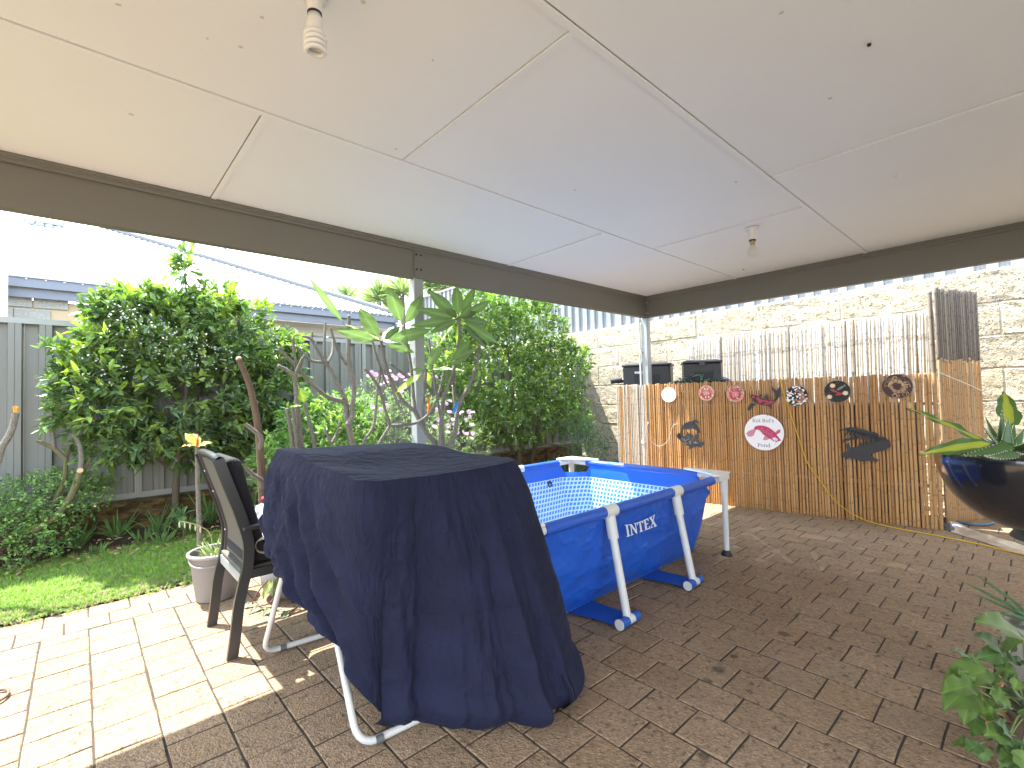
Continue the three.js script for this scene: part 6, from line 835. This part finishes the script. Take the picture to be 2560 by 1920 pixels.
  tag(mesh('shadow_arc', tube([V(-0.31, 0.012, -3.40), V(-0.27, 0.012, -3.39), V(-0.252, 0.012, -3.345), V(-0.262, 0.012, -3.29), V(-0.30, 0.012, -3.25)], 0.007, 20, 6), std([0.12, 0.07, 0.045], 0.7)), 'thin brown arc laid in place of a shadow on the sunny paving at the left edge', 'hose');  // dark tube added where a curved shadow falls on the paving
}
// ---------------------------------------------------------------- bowl planter and foreground plant
{
  const D = 1.6, q = (x, y, d = D) => { const r = rayAt(x, y), f = V(0, 0, -1).applyEuler(camera.rotation); return camera.position.clone().addScaledVector(r, d / r.dot(f)); };
  const L = q(2338, 1141), ctr = q(2685, 1165, D - 0.02); ctr.y = L.y; const R = 0.35, hb = 0.262;
  const b = thing('bowl_planter', 'wide glossy dark blue bowl planter at the right edge', 'planter', [ctr.x, ctr.y - hb, ctr.z]);
  const prof = [[0.001, 0]]; for (let i = 0; i <= 22; i++) { const a = i / 22 * Math.PI / 2; prof.push([0.12 + (R - 0.12) * Math.sin(a), hb * (1 - Math.cos(a))]); } prof.push([R - 0.003, hb + 0.004], [R - 0.009, hb + 0.003], [R - 0.012, hb - 0.004], [R - 0.016, hb - 0.03], [0.001, hb - 0.03]);
  mesh('bowl', new THREE.LatheGeometry(prof.map(p => new THREE.Vector2(...p)), 96), phy([0.012, 0.012, 0.016], 0.16, { clearcoat: 0.8, clearcoatRoughness: 0.08, bumpMap: softBump, bumpScale: 0.0008 }), b);
  mesh('soil', new THREE.CircleGeometry(R - 0.014, 40).rotateX(-Math.PI / 2).translate(0, hb - 0.01, 0), soilMat, b);
  const S = []; for (let i = 0; i < 60; i++) { const a = rr(0, 6.28), r = (R - 0.04) * Math.sqrt(rnd()); S.push(new THREE.IcosahedronGeometry(rr(0.006, 0.016), 0).translate(Math.cos(a) * r, hb - 0.012, Math.sin(a) * r)); } mesh('mulch', merge(S), std([0.05, 0.035, 0.03], 0.9), b);
  const st = thing('planter_stand', 'black metal stand that carries the bowl planter', 'stand', [ctr.x, 0, ctr.z]); mesh('stand', merge([new THREE.CylinderGeometry(0.14, 0.16, 0.03, 24).translate(0, ctr.y - hb - 0.016, 0), ...[0, 1, 2].map(k => rod([0.12 * Math.cos(k * 2.1), 0, 0.12 * Math.sin(k * 2.1)], [0.1 * Math.cos(k * 2.1), ctr.y - hb - 0.03, 0.1 * Math.sin(k * 2.1)], 0.012, 8))]), std([0.03, 0.03, 0.03], 0.5), st);
  // leaves: variegated dracaena and toothed aloe
  const B8 = (x, y, d = D) => q(2280 + x * 280 / 1080, 900 + y * 280 / 1080, d);
  const varieg = tex(128, (u, v) => { const s = Math.abs(u - 0.5) * 2; const k = nMid(u * 0.6, v * 0.12); return s < 0.42 + 0.25 * (k - 0.5) ? [0.62, 0.66, 0.10] : [0.26, 0.42, 0.07]; }, true, [1, 1]);
  const v = thing('variegated_plant', 'variegated plant with long yellow striped leaves leaning out of the bowl', 'plant');
  for (const [bx1, by1, tx, ty, w, d0, d1, up] of [[720, 800, -30, 440, 0.056, 1.55, 1.62, 0], [760, 805, 85, 890, 0.056, 1.5, 1.46, 0], [560, 880, 530, 750, 0.06, 1.66, 1.72, 0], [700, 860, 430, 880, 0.055, 1.58, 1.55, 0], [930, 640, 905, 285, 0.075, 1.66, 1.75, 0]]) { const a = B8(bx1, by1, d0), e = B8(tx, ty, d1); const m = placeLeaf(v, a, e, w, [0.45, 0.45, 0.42], { face: V(-0.35, 0.75, 0.55), wob: 0.15, trans: 0.25, rough: 0.7, coat: 0.35, tipW: 0.62, curl: rr(0.02, 0.08) }); m.material.map = varieg; }
  mesh('leaf_tip', new THREE.SphereGeometry(0.011, 8, 6).scale(0.7, 1.1, 0.7).translate(...B8(-28, 442, 1.62).toArray()), std([0.35, 0.22, 0.09], 0.9), v); mesh('leaf_tip', new THREE.SphereGeometry(0.008, 8, 6).scale(1.3, 0.7, 0.7).translate(...B8(92, 890, 1.46).toArray()), std([0.4, 0.26, 0.12], 0.9), v);
  const al = thing('aloe', 'green aloe with small white teeth growing in the bowl planter', 'aloe'); const am = phy([0.04, 0.11, 0.015], 0.5, { clearcoat: 0.15, map: grainTex }), tooth = std([0.5, 0.52, 0.36], 0.6);
  const aloe = (bx1, by1, tx, ty, w, d0, d1) => { const a = B8(bx1, by1, d0), e = B8(tx, ty, d1), mid = a.clone().lerp(e, 0.5).add(V(0, -0.012, 0)), c = new THREE.QuadraticBezierCurve3(a, mid, e), P = [], I = [], nrm = V(-0.4, 0.7, 0.6), N = 12, R8 = 8, T = [];
    for (let i = 0; i <= N; i++) { const f = i / N, p = c.getPoint(f), tg = c.getTangent(f), s = V(0, 0, 0).crossVectors(tg, nrm).normalize(), u = V(0, 0, 0).crossVectors(s, tg), ww = 0.82 * w * (1 - Math.pow(f, 1.6)) / 2 + 0.0006; for (let k = 0; k < R8; k++) { const an = k / R8 * 6.2832; const cx = Math.cos(an) * ww, sy = Math.sin(an) * ww * (Math.sin(an) > 0 ? 0.14 : 0.5); P.push(p.x + s.x * cx + u.x * sy, p.y + s.y * cx + u.y * sy, p.z + s.z * cx + u.z * sy); } if (i) for (let k = 0; k < R8; k++) { const A = R8 * (i - 1) + k, B = R8 * (i - 1) + (k + 1) % R8; I.push(A, B, A + R8, B, B + R8, A + R8); }
      if (i && i < N) for (const sg of [1, -1]) T.push(new THREE.ConeGeometry(0.0013, 0.0045, 5).translate(p.x + s.x * ww * sg, p.y + s.y * ww * sg + 0.002, p.z + s.z * ww * sg)); }
    const m = mesh('leaf', geoFrom(P, I, new Array(P.length / 3 * 2).fill(0).map((_, i) => P[Math.floor(i / 2) * 3 + i % 2] * 6)), am, al); mesh('tooth', merge(T), tooth, m); };
  for (const l of [[860, 850, 872, 455, 0.04, 1.6, 1.62], [850, 800, 705, 545, 0.036, 1.62, 1.66], [830, 800, 668, 608, 0.03, 1.56, 1.55], [920, 800, 925, 560, 0.04, 1.58, 1.6], [940, 820, 470, 925, 0.04, 1.5, 1.42], [960, 830, 990, 610, 0.03, 1.58, 1.62], [980, 850, 1080, 660, 0.034, 1.58, 1.6], [1000, 900, 690, 930, 0.036, 1.48, 1.4], [930, 780, 950, 530, 0.03, 1.66, 1.7], [960, 890, 1120, 900, 0.04, 1.5, 1.46], [850, 790, 690, 745, 0.02, 1.64, 1.68], [1020, 850, 1140, 780, 0.03, 1.55, 1.5]]) aloe(...l);
  tag(mesh('white_stone', new THREE.IcosahedronGeometry(0.02, 1).scale(1.5, 0.6, 1).translate(...B8(715, 895, 1.5).toArray()), std([0.6, 0.58, 0.55], 0.7)), 'small white stone lying in the bowl planter under the aloe', 'stone');

  // foreground arrowhead plant
  const F = (x, y, d) => q(2340 + x * 220 / 830, 1480 + y * 220 / 830, d);
  const fp = thing('arrowhead_plant', 'bushy arrow leaved plant at the lower right corner, near the camera', 'plant');
  const gl = [[0.075, 0.15, 0.012], [0.10, 0.18, 0.014], [0.055, 0.12, 0.014], [0.085, 0.16, 0.012]];
  const crownP = F(880, 1250, 1.75);
  const list = [[820, 430, 500, 195, 0.115, 1.6, 1.55], [620, 560, 445, 385, 0.075, 1.65, 1.62], [630, 580, 425, 610, 0.06, 1.65, 1.62], [640, 560, 830, 430, 0.07, 1.66, 1.62], [345, 640, 160, 520, 0.035, 1.6, 1.56], [480, 745, 240, 670, 0.085, 1.6, 1.58], [480, 740, 95, 815, 0.09, 1.58, 1.52], [345, 885, 82, 905, 0.07, 1.5, 1.46], [345, 890, 85, 1045, 0.085, 1.5, 1.46], [340, 900, 255, 1255, 0.06, 1.5, 1.47], [340, 870, 215, 700, 0.05, 1.52, 1.56], [480, 750, 520, 870, 0.06, 1.6, 1.56], [550, 700, 620, 600, 0.045, 1.64, 1.66], [550, 690, 780, 760, 0.085, 1.66, 1.62], [640, 985, 490, 960, 0.06, 1.58, 1.56], [500, 960, 740, 1085, 0.09, 1.56, 1.53], [380, 1150, 285, 1055, 0.055, 1.5, 1.48], [375, 1150, 355, 1370, 0.06, 1.5, 1.48], [400, 1150, 570, 1110, 0.055, 1.5, 1.5], [330, 960, 420, 1120, 0.05, 1.54, 1.53], [680, 1355, 485, 1330, 0.065, 1.44, 1.42], [690, 1350, 575, 1215, 0.06, 1.44, 1.43], [690, 1360, 720, 1510, 0.075, 1.44, 1.4], [345, 1410, 160, 1422, 0.026, 1.46, 1.44], [400, 1430, 300, 1490, 0.045, 1.42, 1.4], [410, 1440, 460, 1610, 0.055, 1.42, 1.4], [600, 1480, 830, 1650, 0.075, 1.42, 1.38], [560, 1400, 640, 1700, 0.055, 1.44, 1.42], [760, 820, 740, 930, 0.035, 1.58, 1.56], [690, 660, 830, 625, 0.045, 1.66, 1.68], [560, 1150, 640, 1190, 0.06, 1.6, 1.62], [620, 470, 720, 530, 0.06, 1.68, 1.7], [800, 1480, 900, 1750, 0.08, 1.4, 1.36], [700, 900, 850, 1010, 0.07, 1.6, 1.6], [560, 1040, 480, 1120, 0.05, 1.62, 1.62], [790, 1120, 900, 1190, 0.07, 1.58, 1.55], [640, 880, 580, 950, 0.06, 1.66, 1.66]];
  const stems = [];
  list.forEach(([a, b, x, y, w, d0, d1], i) => { const p0 = F(a, b, d0), p1 = F(x, y, d1); placeLeaf(fp, p0, p1, w, vary(pick(gl), 0.2), { face: V(-0.45, 0.9, 0.35), wob: 0.4, trans: 0.3, coat: 0.3, tipW: 0.7, curl: rr(0.05, 0.25), gain: 0.55 });
    if (i % 2 === 0) { const base = F(900 + rr(-40, 60), 1200 + rr(-150, 250), 1.68); stems.push(tube([base, base.clone().lerp(p0, 0.5).add(V(0, 0.03, 0)), p0], 0.0032, 12, 5)); } });
  mesh('leaf_stem', merge(stems), std([0.14, 0.17, 0.05], 0.7), fp);
  for (const [a, b, x, y] of [[720, 1180, 560, 1140], [700, 1290, 850, 1240], [740, 1500, 840, 1460], [540, 1240, 500, 1330], [560, 850, 640, 870]]) placeLeaf(fp, F(a, b, 1.6), F(x, y, 1.58), 0.05, [0.24, 0.14, 0.06], { face: V(-0.3, 0.8, 0.4), trans: 0.15 });
  const base = F(1050, 1500, 1.6); const pot = thing('plant_pot', 'pot of the arrow leaved plant, at the lower right edge', 'pot', [base.x, 0, base.z]);
  mesh('body', new THREE.LatheGeometry([[0.001, 0], [0.1, 0], [0.14, 0.26], [0.15, 0.27], [0.135, 0.27], [0.13, 0.24], [0.001, 0.24]].map(p => new THREE.Vector2(...p)), 28), std([0.12, 0.08, 0.06], 0.7), pot);
  const wp = F(1010, 330, 1.95); const p2 = thing('white_pot', 'white pot with dark spiky leaves at the right edge, behind the arrow leaved plant', 'pot', [wp.x, 0, wp.z]);
  mesh('body', new THREE.LatheGeometry([[0.001, 0], [0.1, 0], [0.125, wp.y - 0.04], [0.128, wp.y], [0.1, wp.y + 0.005], [0.095, wp.y - 0.03], [0.001, wp.y - 0.03]].map(p => new THREE.Vector2(...p)), 32), std([0.3, 0.275, 0.23], 0.5), p2);
  const Ls = []; for (let i = 0; i < 22; i++) { const a = rr(0, 6.28); Ls.push([V(0, wp.y - 0.02, 0), V(Math.cos(a), rr(0.5, 1.6), Math.sin(a)), UP, rr(0.2, 0.32), 0.022, vary([0.04, 0.09, 0.03]), 0.4, 0.2]); } mesh('leaf_blades', leafSoup(Ls), leafMat(), p2);
}

renderer.render(scene, camera);
